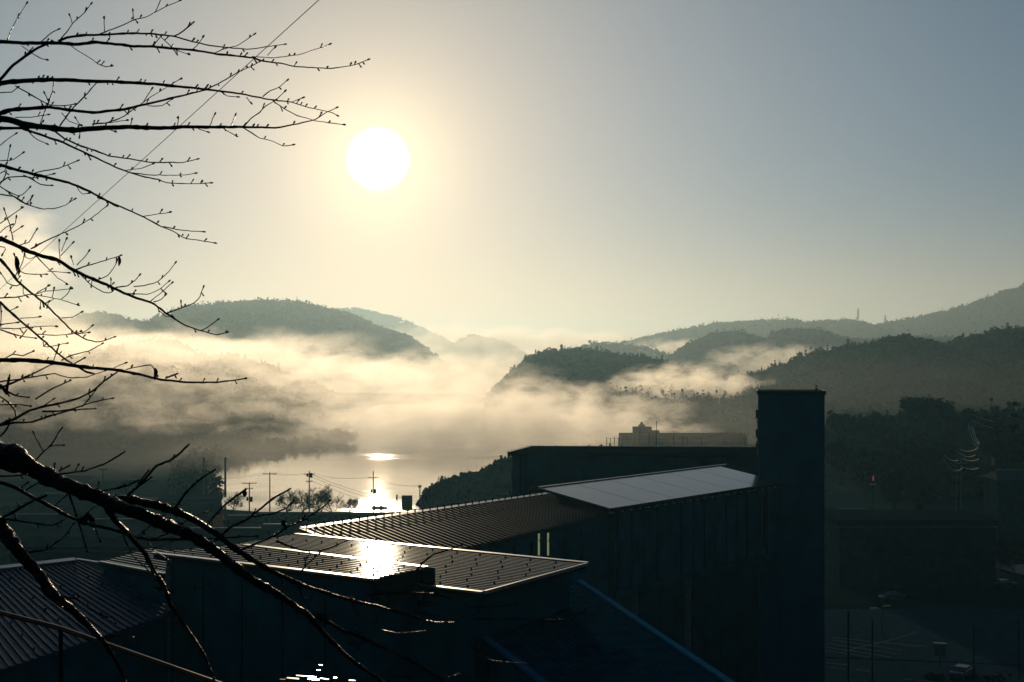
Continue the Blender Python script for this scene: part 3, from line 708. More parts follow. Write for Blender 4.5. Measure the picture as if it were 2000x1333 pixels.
def thicket(path, h, label, seed, n=9000):
    rg = np.random.default_rng(seed); c = MB(); segs = list(zip(path, path[1:])); per = n // (len(segs) * 30)
    for (x0, y0), (x1, y1) in segs:
        for i in range(30):
            t = rg.random(); hh = h * (0.35 + 0.8 * rg.random()); x = lerp(x0, x1, t) + rg.normal() * 3; y = lerp(y0, y1, t) + rg.normal() * 3
            leaf_cloud(c, (x, y, 0.3 + hh * .45), hh * .6, per, 0.5, rg, 0.8)
    o = c.build('shrub_bank', M_broad); meta(o, label, 'shrubs', kind='stuff')
thicket([(-84, 345), (-101, 400), (-115, 470), (-113, 532), (-95, 556), (-76, 580), (-95, 650)], 6.0, 'ragged dark trees along the left and far bank of the lake', 17, 16000)
# ------------------------------------------------------------------ utility poles, wires
def utility_pole(px, top, D, label, arms=((0.6, 1.8),), box=None, base=1.2, r=0.16, group='utility poles of the lakeside line', yaw=0.3):
    t_ = P(px, top, D); root = thing('utility_pole', label, 'pole', (t_.x, D, base), group)
    b = MB(); b.tube([(t_.x, D, base), (t_.x, D, t_.z)], [r, r*0.7], 10); part(b, 'pole', M_conc, root)
    ca, sa = math.cos(yaw), math.sin(yaw)
    for dz, wd in arms:
        b = MB(); z = t_.z - dz; b.beam((t_.x-ca*wd/2, D-sa*wd/2, z), (t_.x+ca*wd/2, D+sa*wd/2, z), 0.12, 0.12); cm = part(b, 'crossarm', M_iron, root)
        for k in (-0.95, -0.45, 0.45, 0.95):
            bb = MB(); bb.tube([(t_.x+ca*wd/2*k, D+sa*wd/2*k, z+.05), (t_.x+ca*wd/2*k, D+sa*wd/2*k, z+.32)], [.09, .05], 6); part(bb, 'insulator', M_pale, cm)
    if box:
        b = MB(); z = t_.z - box; b.tube([(t_.x+.42, D-.1, z-.5), (t_.x+.42, D-.1, z+.5)], 0.3, 10); b.tube([(t_.x-.38, D-.1, z-.3), (t_.x-.38, D-.1, z+.4)], 0.22, 8); part(b, 'transformer', M_iron, root)
    return t_
poles = {}
for k, a in enumerate(((201, 915, 315, 'faint T-shaped utility pole far left', ((0.3, 2.2),), None),
        (487, 942, 268, 'squat utility pole with transformer and wide crossarm', ((0.3, 2.9), (1.4, 1.6)), 3.6),
        (527, 922, 285, 'tall utility pole left of the round bare trees', ((0.5, 3.0),), None),
        (604, 920, 282, 'tall utility pole with a bulky box on its crossarm', ((0.8, 2.4), (2.4, 1.4)), 1.0),
        (729, 920, 287, 'slim utility pole standing in front of the sun glitter', ((1.6, 2.2),), 4.6),
        (820, 947, 272, 'utility pole right of the square signboard', ((0.5, 1.0),), None),
        (870, 960, 330, 'thin far pole on the headland shore', ((0.3, 0.8),), None))):
    poles[a[0]] = utility_pole(a[0], a[1], a[2], a[3], a[4], a[5], yaw=(0.3, .1, .0, .5, .2, .9, .2)[k])
for k in (2.2, 3.2):
    b = MB(); q = poles[820]; b.beam((q.x, q.y, q.z-k), (q.x+1.4, q.y, q.z-k-.1), 0.08, 0.08); b.box((q.x+1.3, q.y, q.z-k-.2), (.3,.3,.5)); part(b, 'bracket', M_iron, bpy.data.objects['utility_pole.005'])
def wire(p, q, sag, label='thin power wire strung between lakeside poles', group='power wires over the lakeside', r=0.018, name='power_wire', n=14):
    b = MB(); pts = [p.lerp(q, i/n) - Vector((0,0,sag*4*(i/n)*(1-i/n))) for i in range(n+1)]; b.tube(pts, r, 4, caps=False)
    o = b.build(name, M_wire); meta(o, label, 'wire', group)
def off(p, dx, dz): return Vector((p.x+dx, p.y, p.z+dz))
K = poles
for dx, sd in ((-1.2, ', left strand'), (1.2, ', right strand')):
    wire(off(K[201],dx,0), off(K[527],dx,-.2), 2.2, 'long faint wire from the far left pole to the tall pole' + sd)
    wire(off(K[527],dx,-.2), off(K[604],dx*.8,-.5), 0.5, 'short level wire between the two tall poles' + sd)
    wire(off(K[604],dx*.8,-.5), off(K[729],dx*.8,-1.3), 0.8, 'faint wire running to the slim pole at the glitter' + sd)
    wire(off(K[487],dx,0), off(K[527],dx,-3.4), 0.3, 'short wire at the squat transformer pole' + sd)
    wire(off(K[729],dx*.8,-1.3), off(K[820],dx*.3,-.2), 0.8, 'wire crossing the sun glitter to the signboard' + sd)
for k, (dy, ty) in enumerate(((-.8, 968), (-1.3, 974), (-2.2, 982))):
    wire(off(K[604],.5,dy), P(728, ty, 287), 0.3, ('upper','middle','lower')[k] + ' bright diagonal wire right of the bulky pole', 'glinting diagonal wires', r=0.03)
wire(off(K[487],-1,-.2), P(-60, 935, 260), 2.0, 'wire from the squat pole leaving to the left')

# masts and street lamps
for px_, lab in ((398, 'left one of two grey masts'), (440, 'right one of two grey masts')):
    t_ = P(px_, 896, 345); root = thing('mast', lab, 'mast', (t_.x, 345, 1.2), 'pair of grey masts'); b = MB()
    b.tube([(t_.x, 345, 1.2), t_], [0.32, 0.26], 10); part(b, 'pole', M_conc, root); b = MB(); b.tube([t_, t_ + Vector((0,0,.2))], .34, 10); part(b, 'cap', M_iron, root)
def street_lamp(px, top, D, label, arms, base=1.2, r=0.09, mm=M_steel, group='street lamps'):
    t_ = P(px, top, D); root = thing('street_lamp', label, 'street lamp', (t_.x, D, base), group)
    b = MB(); b.tube([(t_.x, D, base), t_], [r, r*.7], 8); part(b, 'pole', mm, root)
    for dx, dz, L in arms:
        b = MB(); p = t_ + Vector((0,0,dz)); b.tube([p, p + Vector((dx,0,.12))], 0.04, 6); ar = part(b, 'arm', mm, root)
        b = MB(); b.box(p + Vector((dx*(1+L*.4), 0, .12)), (L, .28, .12)); part(b, 'lamp_head', M_pale, ar)
street_lamp(334, 894, 300, 'tall street lamp rising above the left trees', ((-.5, 0, .6), (.45, 0, .5), (.3, -4.8, .4)))
street_lamp(1723, 1168, 168, 'double armed lamp post in the car park', ((-.25, .05, .3), (-.75, -1.5, 1.0), (.5, -1.2, .8)), group=None)

# sign boards
t_ = P(795, 968, 276); root = thing('signboard', 'square roadside signboard seen from behind beside a post', 'sign', (t_.x, 276, 1.2))
b = MB(); b.box((t_.x, 276, (t_.z + P(0,997,276).z)/2), (2.3, 0.12, t_.z - P(0,997,276).z)); bd_ = part(b, 'board', M_sign, root)
for k in (-.5, 0, .5):
    b = MB(); b.beam((t_.x-1.1, 275.9, t_.z-1.6+k*2), (t_.x+1.1, 275.9, t_.z-1.6+k*2), .06, .08); part(b, 'rail', M_iron, bd_)
for dx in (-.4, .4):
    b = MB(); b.tube([(t_.x+dx, 276.12, 1.2), (t_.x+dx, 276.12, t_.z-.2)], .07); part(b, 'post', M_iron, root)
t_ = P(775, 969, 276); root = thing('steel_post', 'thick short post left of the square signboard', 'post', (t_.x, 276, 1.2))
b = MB(); b.tube([(t_.x, 276, 1.2), t_], .16, 8); part(b, 'post', M_iron, root)
for k in (.3, 2.3):
    b = MB(); b.beam((t_.x, 276, t_.z-k), (t_.x+1.1, 276, t_.z-k), .07, .07); part(b, 'arm', M_iron, root)
b = MB(); b.ball((t_.x+.05, 276, t_.z+.1), .2); part(b, 'cap', M_pale, root)

# boats / pontoons in the glitter
for px_, py_, lab in ((735, 993, 'small moored boat left in the sun glitter'), (748, 998, 'small moored boat right in the sun glitter')):
    D_ = 330.0; c0 = P(px_, 0, D_); root = thing('boat', lab, 'boat', (c0.x, D_, 0.0), 'boats moored in the glitter')
    b = MB(); L = 1.6
    pr = [(-L, .0, .45), (-L*.9, -.45, .5), (L*.6, -.5, .5), (L, 0, .62), (L*.6, .5, .5), (-L*.9, .45, .5)]
    bt = [(-L*.85, 0, -.05), (-L*.8, -.28, -.05), (L*.45, -.3, -.05), (L*.75, 0, 0), (L*.45, .3, -.05), (-L*.8, .28, -.05)]
    b.add([(c0.x+x, D_+y, z) for x, y, z in bt + pr], [tuple(reversed(range(6))), tuple(range(6, 12))] + [(i, (i+1) % 6, (i+1) % 6 + 6, i+6) for i in range(6)]); part(b, 'hull', M_iron, root)
    b = MB(); b.box((c0.x-.5, D_, .75), (.8, .5, .5)); part(b, 'cabin', M_sign, root)

# ------------------------------------------------------------------ houses and sheds
def house(px0, px1, eave, ridge, D, label, base=1.2, depth=8, hip=0.2, rot=0.0, flat=False, group=None, nwin=3, wm=None, rm=None, name='house'):
    wm = wm or M_housewall; rm = rm or M_houseroof
    xc = (px0+px1)/2; c = P(xc, eave, D); W2 = (px1-px0)/F*D/2; ze = c.z; zr = P(xc, ridge, D).z
    root = thing(name, label, 'house' if name == 'house' else 'building', (c.x, D, base), group)
    ca, sa = math.cos(rot), math.sin(rot)
    def T(x, y, z): return Vector((c.x + x*ca - y*sa, D + depth/2 + x*sa + y*ca, z))
    b = MB(); b.hexa([T(-W2,-depth/2,base), T(W2,-depth/2,base), T(W2,depth/2,base), T(-W2,depth/2,base), T(-W2,-depth/2,ze), T(W2,-depth/2,ze), T(W2,depth/2,ze), T(-W2,depth/2,ze)]); wl = part(b, 'wall', wm, root)
    o_ = 0.5; b = MB()
    if flat:
        b.hexa([T(-W2-.2,-depth/2-.2,ze), T(W2+.2,-depth/2-.2,ze), T(W2+.2,depth/2+.2,ze), T(-W2-.2,depth/2+.2,ze), T(-W2-.2,-depth/2-.2,zr), T(W2+.2,-depth/2-.2,zr), T(W2+.2,depth/2+.2,zr), T(-W2-.2,depth/2+.2,zr)])
    else:
        h = hip*W2
        b.add([T(-W2-o_,-depth/2-o_,ze), T(W2+o_,-depth/2-o_,ze), T(W2+o_,depth/2+o_,ze), T(-W2-o_,depth/2+o_,ze), T(-W2+h,0,zr), T(W2-h,0,zr)], [(0,1,5,4), (1,2,5), (2,3,4,5), (3,0,4), (3,2,1,0)])
    rf = part(b, 'roof', rm, root)
    b = MB(); b.beam(T(-W2-.2,-depth/2-.25,ze+.06) if flat else T(-W2+hip*W2,0,zr+.05), T(W2+.2,-depth/2-.25,ze+.06) if flat else T(W2-hip*W2,0,zr+.05), .14, .14); part(b, 'ridge', M_steel, rf)
    for i in range(nwin):
        x = -W2 + 2*W2*(i+.7)/(nwin+.4); b = MB(); b.beam(T(x-.7,-depth/2-.03,base+(ze-base)*.6), T(x+.7,-depth/2-.03,base+(ze-base)*.6), .06, 1.1); part(b, 'window', M_glass, wl)
    return root
for a in ((0, 120, 1030, 1010, 240, 'long low house at the far left edge'), (60, 190, 985, 968, 300, 'dim two-storey house behind the big bough'),
          (150, 290, 1035, 1020, 225, 'dark low house below the big bough'), (215, 305, 990, 978, 285, 'grey house left of the box-shaped store'),
          (330, 520, 1052, 1038, 215, 'wide low house behind the front roof'), (430, 500, 1022, 1012, 262, 'small house at the foot of the squat pole'),
          (500, 560, 1040, 1030, 238, 'small low shed left of the brown roof tip')):
    house(*a, group='dim houses of the lakeside town')
for a in ((100, 175, 940, 931, 390, 'tiny far house left among dim trees'), (240, 300, 948, 940, 380, 'tiny far house left of the street lamp')): house(*a, group='dim houses of the lakeside town', nwin=2)
house(310, 416, 983, 975, 270, 'box-shaped flat roofed store with a bright roof edge', flat=True, name='store', nwin=4)
house(20, 300, 1078, 1068, 150, 'wide dark flat roofed block above the left roofs', flat=True, name='block', nwin=5, base=3)
# orange tarpaulin covered truck
c = P(428, 1017, 258); root = thing('truck', 'small truck with a glowing orange tarpaulin', 'truck', (c.x, 258, 1.6))
gz = c.z - 1.1
b = MB(); q = []
for z in (0, 1): 
    q += [(c.x-1.1, 257.2, gz+.0+1.9*z), (c.x+.95-.1*z, 257.2, gz+1.9*z), (c.x+.95-.1*z, 259, gz+1.9*z), (c.x-1.1, 259, gz+1.9*z)]
b.hexa(q); b.tube([(c.x-1.1, 258.1, gz+1.85), (c.x+.85, 258.1, gz+1.95)], .35, 8); part(b, 'tarpaulin', M_orange, root)
b = MB(); b.box((c.x+1.45, 258.1, gz+.55), (.9, 1.6, 1.3)); b.box((c.x, 258.1, gz-.2), (3.6, 1.5, .2)); part(b, 'cab', M_housewall, root)
for dx in (-.8, 1.2):
    for dy in (-.8, .8):
        b = MB(); b.tube([(c.x+dx, 258.1+dy-.1, gz-.4), (c.x+dx, 258.1+dy+.1, gz-.4)], .35, 12); part(b, 'wheel', M_iron, root)
root.location.z = gz - .75
for ch in root.children: ch.location.z = 0
for ch in root.children:
    me = ch.data
    for v in me.vertices: v.co.z += 1.6 - root.location.z

# ------------------------------------------------------------------ large misty building beyond the hall
D_ = 450.0; zb = 1.2
c = P(1340, 0, D_); root = thing('office_building', 'misty long building with stepped rooftop block above the hall', 'building', (c.x, D_, zb))
def blk(px0, px1, top, dep=14, bot=None, dy=0):
    b = MB(); x0 = (px0-1000)/F*D_; x1 = (px1-1000)/F*D_; z1 = P(0, top, D_).z; z0 = zb if bot is None else P(0, bot, D_).z
    b.box(((x0+x1)/2, D_+dep/2+dy, (z0+z1)/2), (x1-x0, dep, z1-z0)); return b
wl = part(blk(1215, 1460, 850), 'wall', M_housewall, root)
part(blk(1240, 1275, 836, 6, 850.2, 3), 'rooftop_block', M_housewall, root); part(blk(1275, 1290, 843, 5, 850.2, 3), 'rooftop_block', M_housewall, root)
b = blk(1250, 1262, 831, 2, 836.2, 4); c2 = P(1256, 829, D_); b.tube([(c2.x, D_+5, c2.z-.5), (c2.x, D_+5, c2.z+.5)], .5, 8); part(b, 'water_tank', M_conc, root)
part(blk(1425, 1434, 846, 2, 850.2, 4), 'rooftop_block', M_housewall, root)
for i in range(16):
    for r_ in range(3):
        b = MB(); x = (1222+i*14.8-1000)/F*D_; z = P(0, 857+r_*10.5, D_).z; b.box((x+1.3, D_-.04, z), (2.2, .08, 1.4)); part(b, 'window', M_glass, wl)
b = MB()
for i in range(30):
    x = (1290+i*5.8-1000)/F*D_; z = P(0, 850, D_).z; b.tube([(x, D_+.3, z), (x, D_+.3, z+1.3)], .05, 4)
b.beam((P(1290,0,D_).x, D_+.3, P(0,850,D_).z+1.3), (P(1458,0,D_).x, D_+.3, P(0,850,D_).z+1.3), .06, .06); part(b, 'railing', M_steel, root)
rt = thing('net_fence', 'tall net posts of a sports ground in front of the misty building', 'fence', (P(1260,0,360).x, 360, 1.2))
for px_, top in ((1185, 855), (1192, 856), (1200, 854), (1208, 856), (1250, 840), (1268, 846), (1282, 822), (1316, 850), (1334, 852), (1342, 855), (1370, 856), (1455, 856)):
    b = MB(); q = P(px_, top, 360); b.tube([(q.x, 360, 1.2), q], .09, 6); part(b, 'post', M_iron, rt)
b = MB(); 
for z_ in (857, 866): b.tube([P(1185, z_, 360), P(1260, z_+2, 360), P(1340, z_, 360), P(1455, z_+1, 360)], .03, 4)
part(b, 'net_cable', M_wire, rt)
for x0, x1, y_ in ((1252, 1272, 868), (1283, 1297, 870)):
    p, q = P(x0, y_, 340), P(x1, y_, 340); b = MB(); pts = [p.lerp(q, i/8) - Vector((0,0,.35*4*(i/8)*(1-i/8))) for i in range(9)]; b.tube(pts, .06, 5); o = b.build('hanging_cable', mat('shiny_cable', (.5,.48,.4), .3, metal=.8) if 'shiny_cable' not in bpy.data.materials else bpy.data.materials['shiny_cable']); meta(o, ('left' if x0 < 1270 else 'right') + ' short sagging cable glinting before the misty building', 'cable', 'glinting cables')

# pylons on the far ridge
for px_, top, bot, D_, lab in ((1676, 603, 632, 2600, 'lattice pylon on the far right ridge'), (1729, 616, 632, 2600, 'smaller faint pylon right of the lattice pylon')):
    t_ = P(px_, top, D_); zb_ = P(px_, bot, D_).z - 12; root = thing('pylon', lab, 'pylon', (t_.x, D_, zb_), 'pylons on the far ridge'); w_ = 3.2 if top < 610 else 1.8
    b = MB()
    for sx in (-1, 1):
        for sy in (-1, 1): b.tube([(t_.x+sx*w_, D_+sy*w_, zb_), (t_.x+sx*.4, D_+sy*.4, t_.z)], .35, 4)
    n = 7
    for i in range(n):
        z0 = lerp(zb_, t_.z, i/n); z1 = lerp(zb_, t_.z, (i+1)/n); a0 = lerp(w_, .4, i/n); a1 = lerp(w_, .4, (i+1)/n)
        b.tube([(t_.x-a0, D_-a0, z0), (t_.x+a1, D_-a1, z1)], .2, 3); b.tube([(t_.x+a0, D_-a0, z0), (t_.x-a1, D_-a1, z1)], .2, 3)
    part(b, 'lattice', M_iron, root)
    for k in (2, 6, 10):
        b = MB(); b.beam((t_.x-4, D_, t_.z-k), (t_.x+4, D_, t_.z-k), .4, .4); part(b, 'crossarm', M_iron, root)

# tallest tree of the central hill
leafy_tree(1127, 674, 1130, 11, P(0, 700, 1130).z, 31, 'tallest tree standing out on the central hilltop', M_conifer, n=500)
leafy_tree(448, 699, 880, 16, P(0, 716, 880).z, 32, 'dark tree poking out of the fog on the lower left hill', M_conifer, n=500)

# ------------------------------------------------------------------ right side: trees, long building, car park
for k, (px_, top, D_, wp, lab) in enumerate(((1655, 800, 400, 85, 'rounded dark tree just right of the tower'), (1712, 800, 395, 70, 'broad dark tree second from the tower'),
        (1798, 768, 410, 85, 'highest rounded dark tree of the right slope'), (1842, 772, 405, 75, 'round dark tree right of the highest one'),
        (1890, 790, 400, 60, 'medium dark tree left of the shining wires'), (1640, 850, 330, 70, 'reddish brown tree beside the tower edge'),
        (1690, 868, 320, 80, 'wide brown tree behind the red lamp'), (1760, 850, 340, 95, 'bulky dark tree in the middle of the slope'),
        (1830, 850, 335, 90, 'bulky dark tree left of the wires'), (1930, 810, 350, 60, 'dark tree behind the shining wires'),
        (1745, 905, 290, 60, 'low dark tree behind the long building'), (1800, 915, 285, 60, 'low dark tree above the long building'), (1960, 850, 320, 80, 'dark tree above the pale house roof'))):
    leafy_tree(px_, top, D_, wp, max(1.5, P(0, top, D_).z - 13), 50+k, lab, M_broad if k % 2 else M_conifer, 'dark trees on the right slope', n=1800)
leafy_tree(1982, 780, 300, 60, 1.2, 80, 'dark pointed evergreen at the right edge', M_conifer, name='conifer_tree', n=2600)
house(1640, 1945, 1030, 1016, 205, 'long dark building with a pale roof edge right of the tower', flat=True, name='long_building', nwin=6, depth=14)
root = house(1640, 1712, 1010, 1000, 225, 'smaller block with sloping roof behind the long dark building', name='annex', nwin=2)
house(1950, 2060, 938, 922, 255, 'pale roofed house at the right edge', nwin=2, rm=M_sign)
def flatsheet(name, pts, m, label, z=1.53):
    b = MB(); b.add([(p[0], p[1], z) for p in pts], [tuple(range(len(pts)))]); o = b.build(name, m); meta(o, label, 'pavement', kind='structure'); return o
flatsheet('car_park', [(28, 140), (90, 140), (95, 186), (30, 186)], M_asphalt, 'dark asphalt car park right of the tower', 1.9)
flatsheet('road', [(90, 196), (150, 200), (150, 232), (84, 226)], mat('wet_road', (0.08,0.09,0.1), 0.25, nscale=.3, namp=.3), 'wet road shining at the right edge', 1.95)
bb = MB()
def gl(px, py, z=1.92): D = (CZ - z)*F/(py - HY); return P(px, py, D)
for a in (((1625, 1250), (1760, 1270)), ((1615, 1257), (1750, 1277)), ((1612, 1264), (1740, 1284)), ((1612, 1271), (1700, 1284)), ((1625, 1245), (1800, 1264)), ((1612, 1295), (1655, 1299)), ((1618, 1304), (1650, 1307)),
          ((1650, 1272), (1725, 1254)), ((1725, 1254), (1790, 1236)), ((1672, 1308), (1700, 1312)), ((1765, 1326), (1820, 1332)), ((1725, 1254), (1810, 1263))):
    bb.beam(gl(*a[0]), gl(*a[1]), 0.16, 0.006)
o = bb.build('road_marking', M_paint); meta(o, 'painted bay lines on the car park asphalt', 'markings', kind='structure')
rt = thing('fence', 'dark tall net fence posts and rail before the car park', 'fence', (P(1657,0,130).x, 130, 1.9))
for px_, top, w_ in ((1657, 1195, .10), (1704, 1212, .09), (1902, 1225, .08), (1990, 1212, .06)):
    b = MB(); q = P(px_, top, 130); b.tube([(q.x, 130, 1.9), q], w_, 8); part(b, 'post', M_iron, rt)
b = MB(); b.beam(P(1612, 1284, 130), P(2010, 1300, 130), .08, .08); part(b, 'rail', M_iron, rt)
t_ = P(1763, 1263, 150); root = thing('thin_post', 'thin grey post standing on the car park', 'post', (t_.x, 150, 1.9)); b = MB(); b.tube([(t_.x,150,1.9), t_], .06); part(b, 'post', M_steel, root); b = MB(); b.ball(t_, .1); part(b, 'cap', M_steel, root)
t_ = P(1836, 1256, 150); root = thing('notice_board', 'small roofed notice board in the car park', 'sign', (t_.x, 150, 1.9))
b = MB(); b.box((t_.x, 150, t_.z-.9), (1.3, .12, 1.3)); part(b, 'board', M_sign, root); b = MB(); b.beam((t_.x-.75,150,t_.z), (t_.x+.75,150,t_.z-.08), .5, .06); part(b, 'roof', M_steel, root)
b = MB(); b.tube([(t_.x,150.1,1.9), (t_.x,150.1,t_.z-.3)], .05); part(b, 'post', M_iron, root)
# cars
def car(px, py, yaw, label):
    g0 = gl(px, py); root = thing('parked_car', label, 'car', g0, 'cars in the car park'); ca, sa = math.cos(yaw), math.sin(yaw)
    def T(x, y, z): return (g0.x + x*ca - y*sa, g0.y + x*sa + y*ca, g0.z + z)
    prof = [(-2.1,.35),(-2.15,.75),(-1.95,.95),(-1.35,1.0),(-.75,1.42),(.6,1.45),(1.25,1.02),(2.0,.88),(2.15,.6),(2.1,.32)]
    b = MB(); n = len(prof); vs_ = []
    for s in (-.82, .82): vs_ += [T(x, s*(1 if z < 1.1 else .82), z) for x, z in prof]
    b.add(vs_, [tuple(range(n))[::-1], tuple(range(n, 2*n))] + [(i, (i+1) % n, (i+1) % n+n, i+n) for i in range(n)]); bd2 = part(b, 'body', M_carpaint, root)
    b = MB()
    for s in (-.80, .80): b.add([T(-1.15, s*1.0, 1.03), T(1.1, s*1.0, 1.03), T(.55, s*.87, 1.38), T(-.7, s*.87, 1.38)], [(0,1,2,3)])
    part(b, 'side_window', M_glass, root)
    for x in (-1.3, 1.35):
        for s in (-.78, .78):
            b = MB(); b.tube([T(x, s-.1, .32), T(x, s+.1, .32)], .32, 14); part(b, 'wheel', M_iron, root)
M_carpaint = mat('car_paint', (0.03, 0.05, 0.07), 0.3, metal=.4, nscale=1, namp=.1)
car(1745, 1175, 0.2, 'dark car parked before the long building'); car(1880, 1325, 0.9, 'dark car parked at the shrubs low right'); car(1960, 1150, 0.1, 'dark car by the bare tree at the right edge')
b_ = G(1982, 215, 1.5); bare_tree(b_.x, b_.y, 1.5, 7.5, 1.1, 77, 'bare tree against the pale wet road at the right edge', None, 0.14)
b_ = G(1915, 150, 1.5); bush_strip(1780, 2050, 146, 1.3, 'dark low shrubs in the bottom right corner', 8, 5000)
# red lamp, shining wires and their poles, lit sign
t_ = P(1705, 928, 270); root = thing('signal_lamp', 'small red lit lamp on a post in the dark right slope', 'lamp', (t_.x, 270, 1.2))
M_red = mat('red_lamp', (.5,.05,.04), .4); M_red.node_tree.nodes['Principled BSDF'].inputs['Emission Color'].default_value = (1,.12,.10,1); M_red.node_tree.nodes['Principled BSDF'].inputs['Emission Strength'].default_value = .22
b = MB(); b.tube([(t_.x, 270, 1.2), (t_.x, 270, t_.z-1.4)], .1); part(b, 'post', M_iron, root)
b = MB(); b.box((t_.x, 270, t_.z-.7), (.7, .3, 1.6)); hb_ = part(b, 'housing', M_iron, root); b = MB(); b.tube([(t_.x, 269.83, t_.z-1.2), (t_.x, 269.83, t_.z-.2)], .16); part(b, 'lamp', M_red, hb_)
b = MB(); b.box((t_.x, 270, t_.z-2.0), (1.2, .2, .3)); part(b, 'plate', M_pale, root)
for px_, top, lab in ((1877, 893, 'right-hand utility pole under the shining wires'), (1868, 920, 'shorter utility pole left under the shining wires')):
    utility_pole(px_, top, 262, lab, ((0.3, 2.2), (1.5, 2.0)), 2.4, group='poles under the shining wires')
M_shine = bpy.data.materials['shiny_cable']
for i, (a, b2, sg) in enumerate((((1891, 830), (1911, 876), .9), ((1896, 832), (1912, 870), .7), ((1900, 834), (1913, 866), .6), ((1873, 877), (1908, 877), .5), ((1872, 884), (1905, 889), .6), ((1845, 890), (1872, 899), .5),
        ((1843, 897), (1880, 915), 1.2), ((1880, 896), (1912, 897), .4), ((1880, 912), (1912, 914), .4), ((1900, 810), (1944, 824), .3), ((1902, 822), (1940, 836), .3))):
    p, q = P(*a, 260), P(*b2, 260 - 6); n = 8; bb = MB(); bb.tube([p.lerp(q, k/n) - Vector((0,0,sg*4*(k/n)*(1-k/n))) for k in range(n+1)], .045, 4, caps=False)
    o = bb.build('power_wire', M_shine); meta(o, ('leftmost steep sunlit wire above the pole', 'middle steep sunlit wire above the pole', 'rightmost steep sunlit wire above the pole', 'upper shallow sunlit wire left of the steep ones', 'second shallow sunlit wire just below the upper one', 'short sunlit wire at far left of the wire cluster',
        'long drooping sunlit wire lowest at the left', 'level sunlit wire right of the pole top', 'lowest level sunlit wire right of the pole', 'topmost sunlit wire near the dark evergreen', 'second topmost sunlit wire near the dark evergreen')[i], 'wire', 'sunlit wires on the right')
t_ = P(1940, 896, 262); root = thing('lit_sign', 'small tan upright sign catching the sun right of the wires', 'sign', (t_.x, 262, 1.2))
b = MB(); b.box((t_.x, 262, t_.z-.7), (.6, .15, 1.4)); part(b, 'board', M_pale, root); b = MB(); b.tube([(t_.x, 262.1, 1.2), (t_.x, 262.1, t_.z-1)], .07); part(b, 'post', M_iron, root)
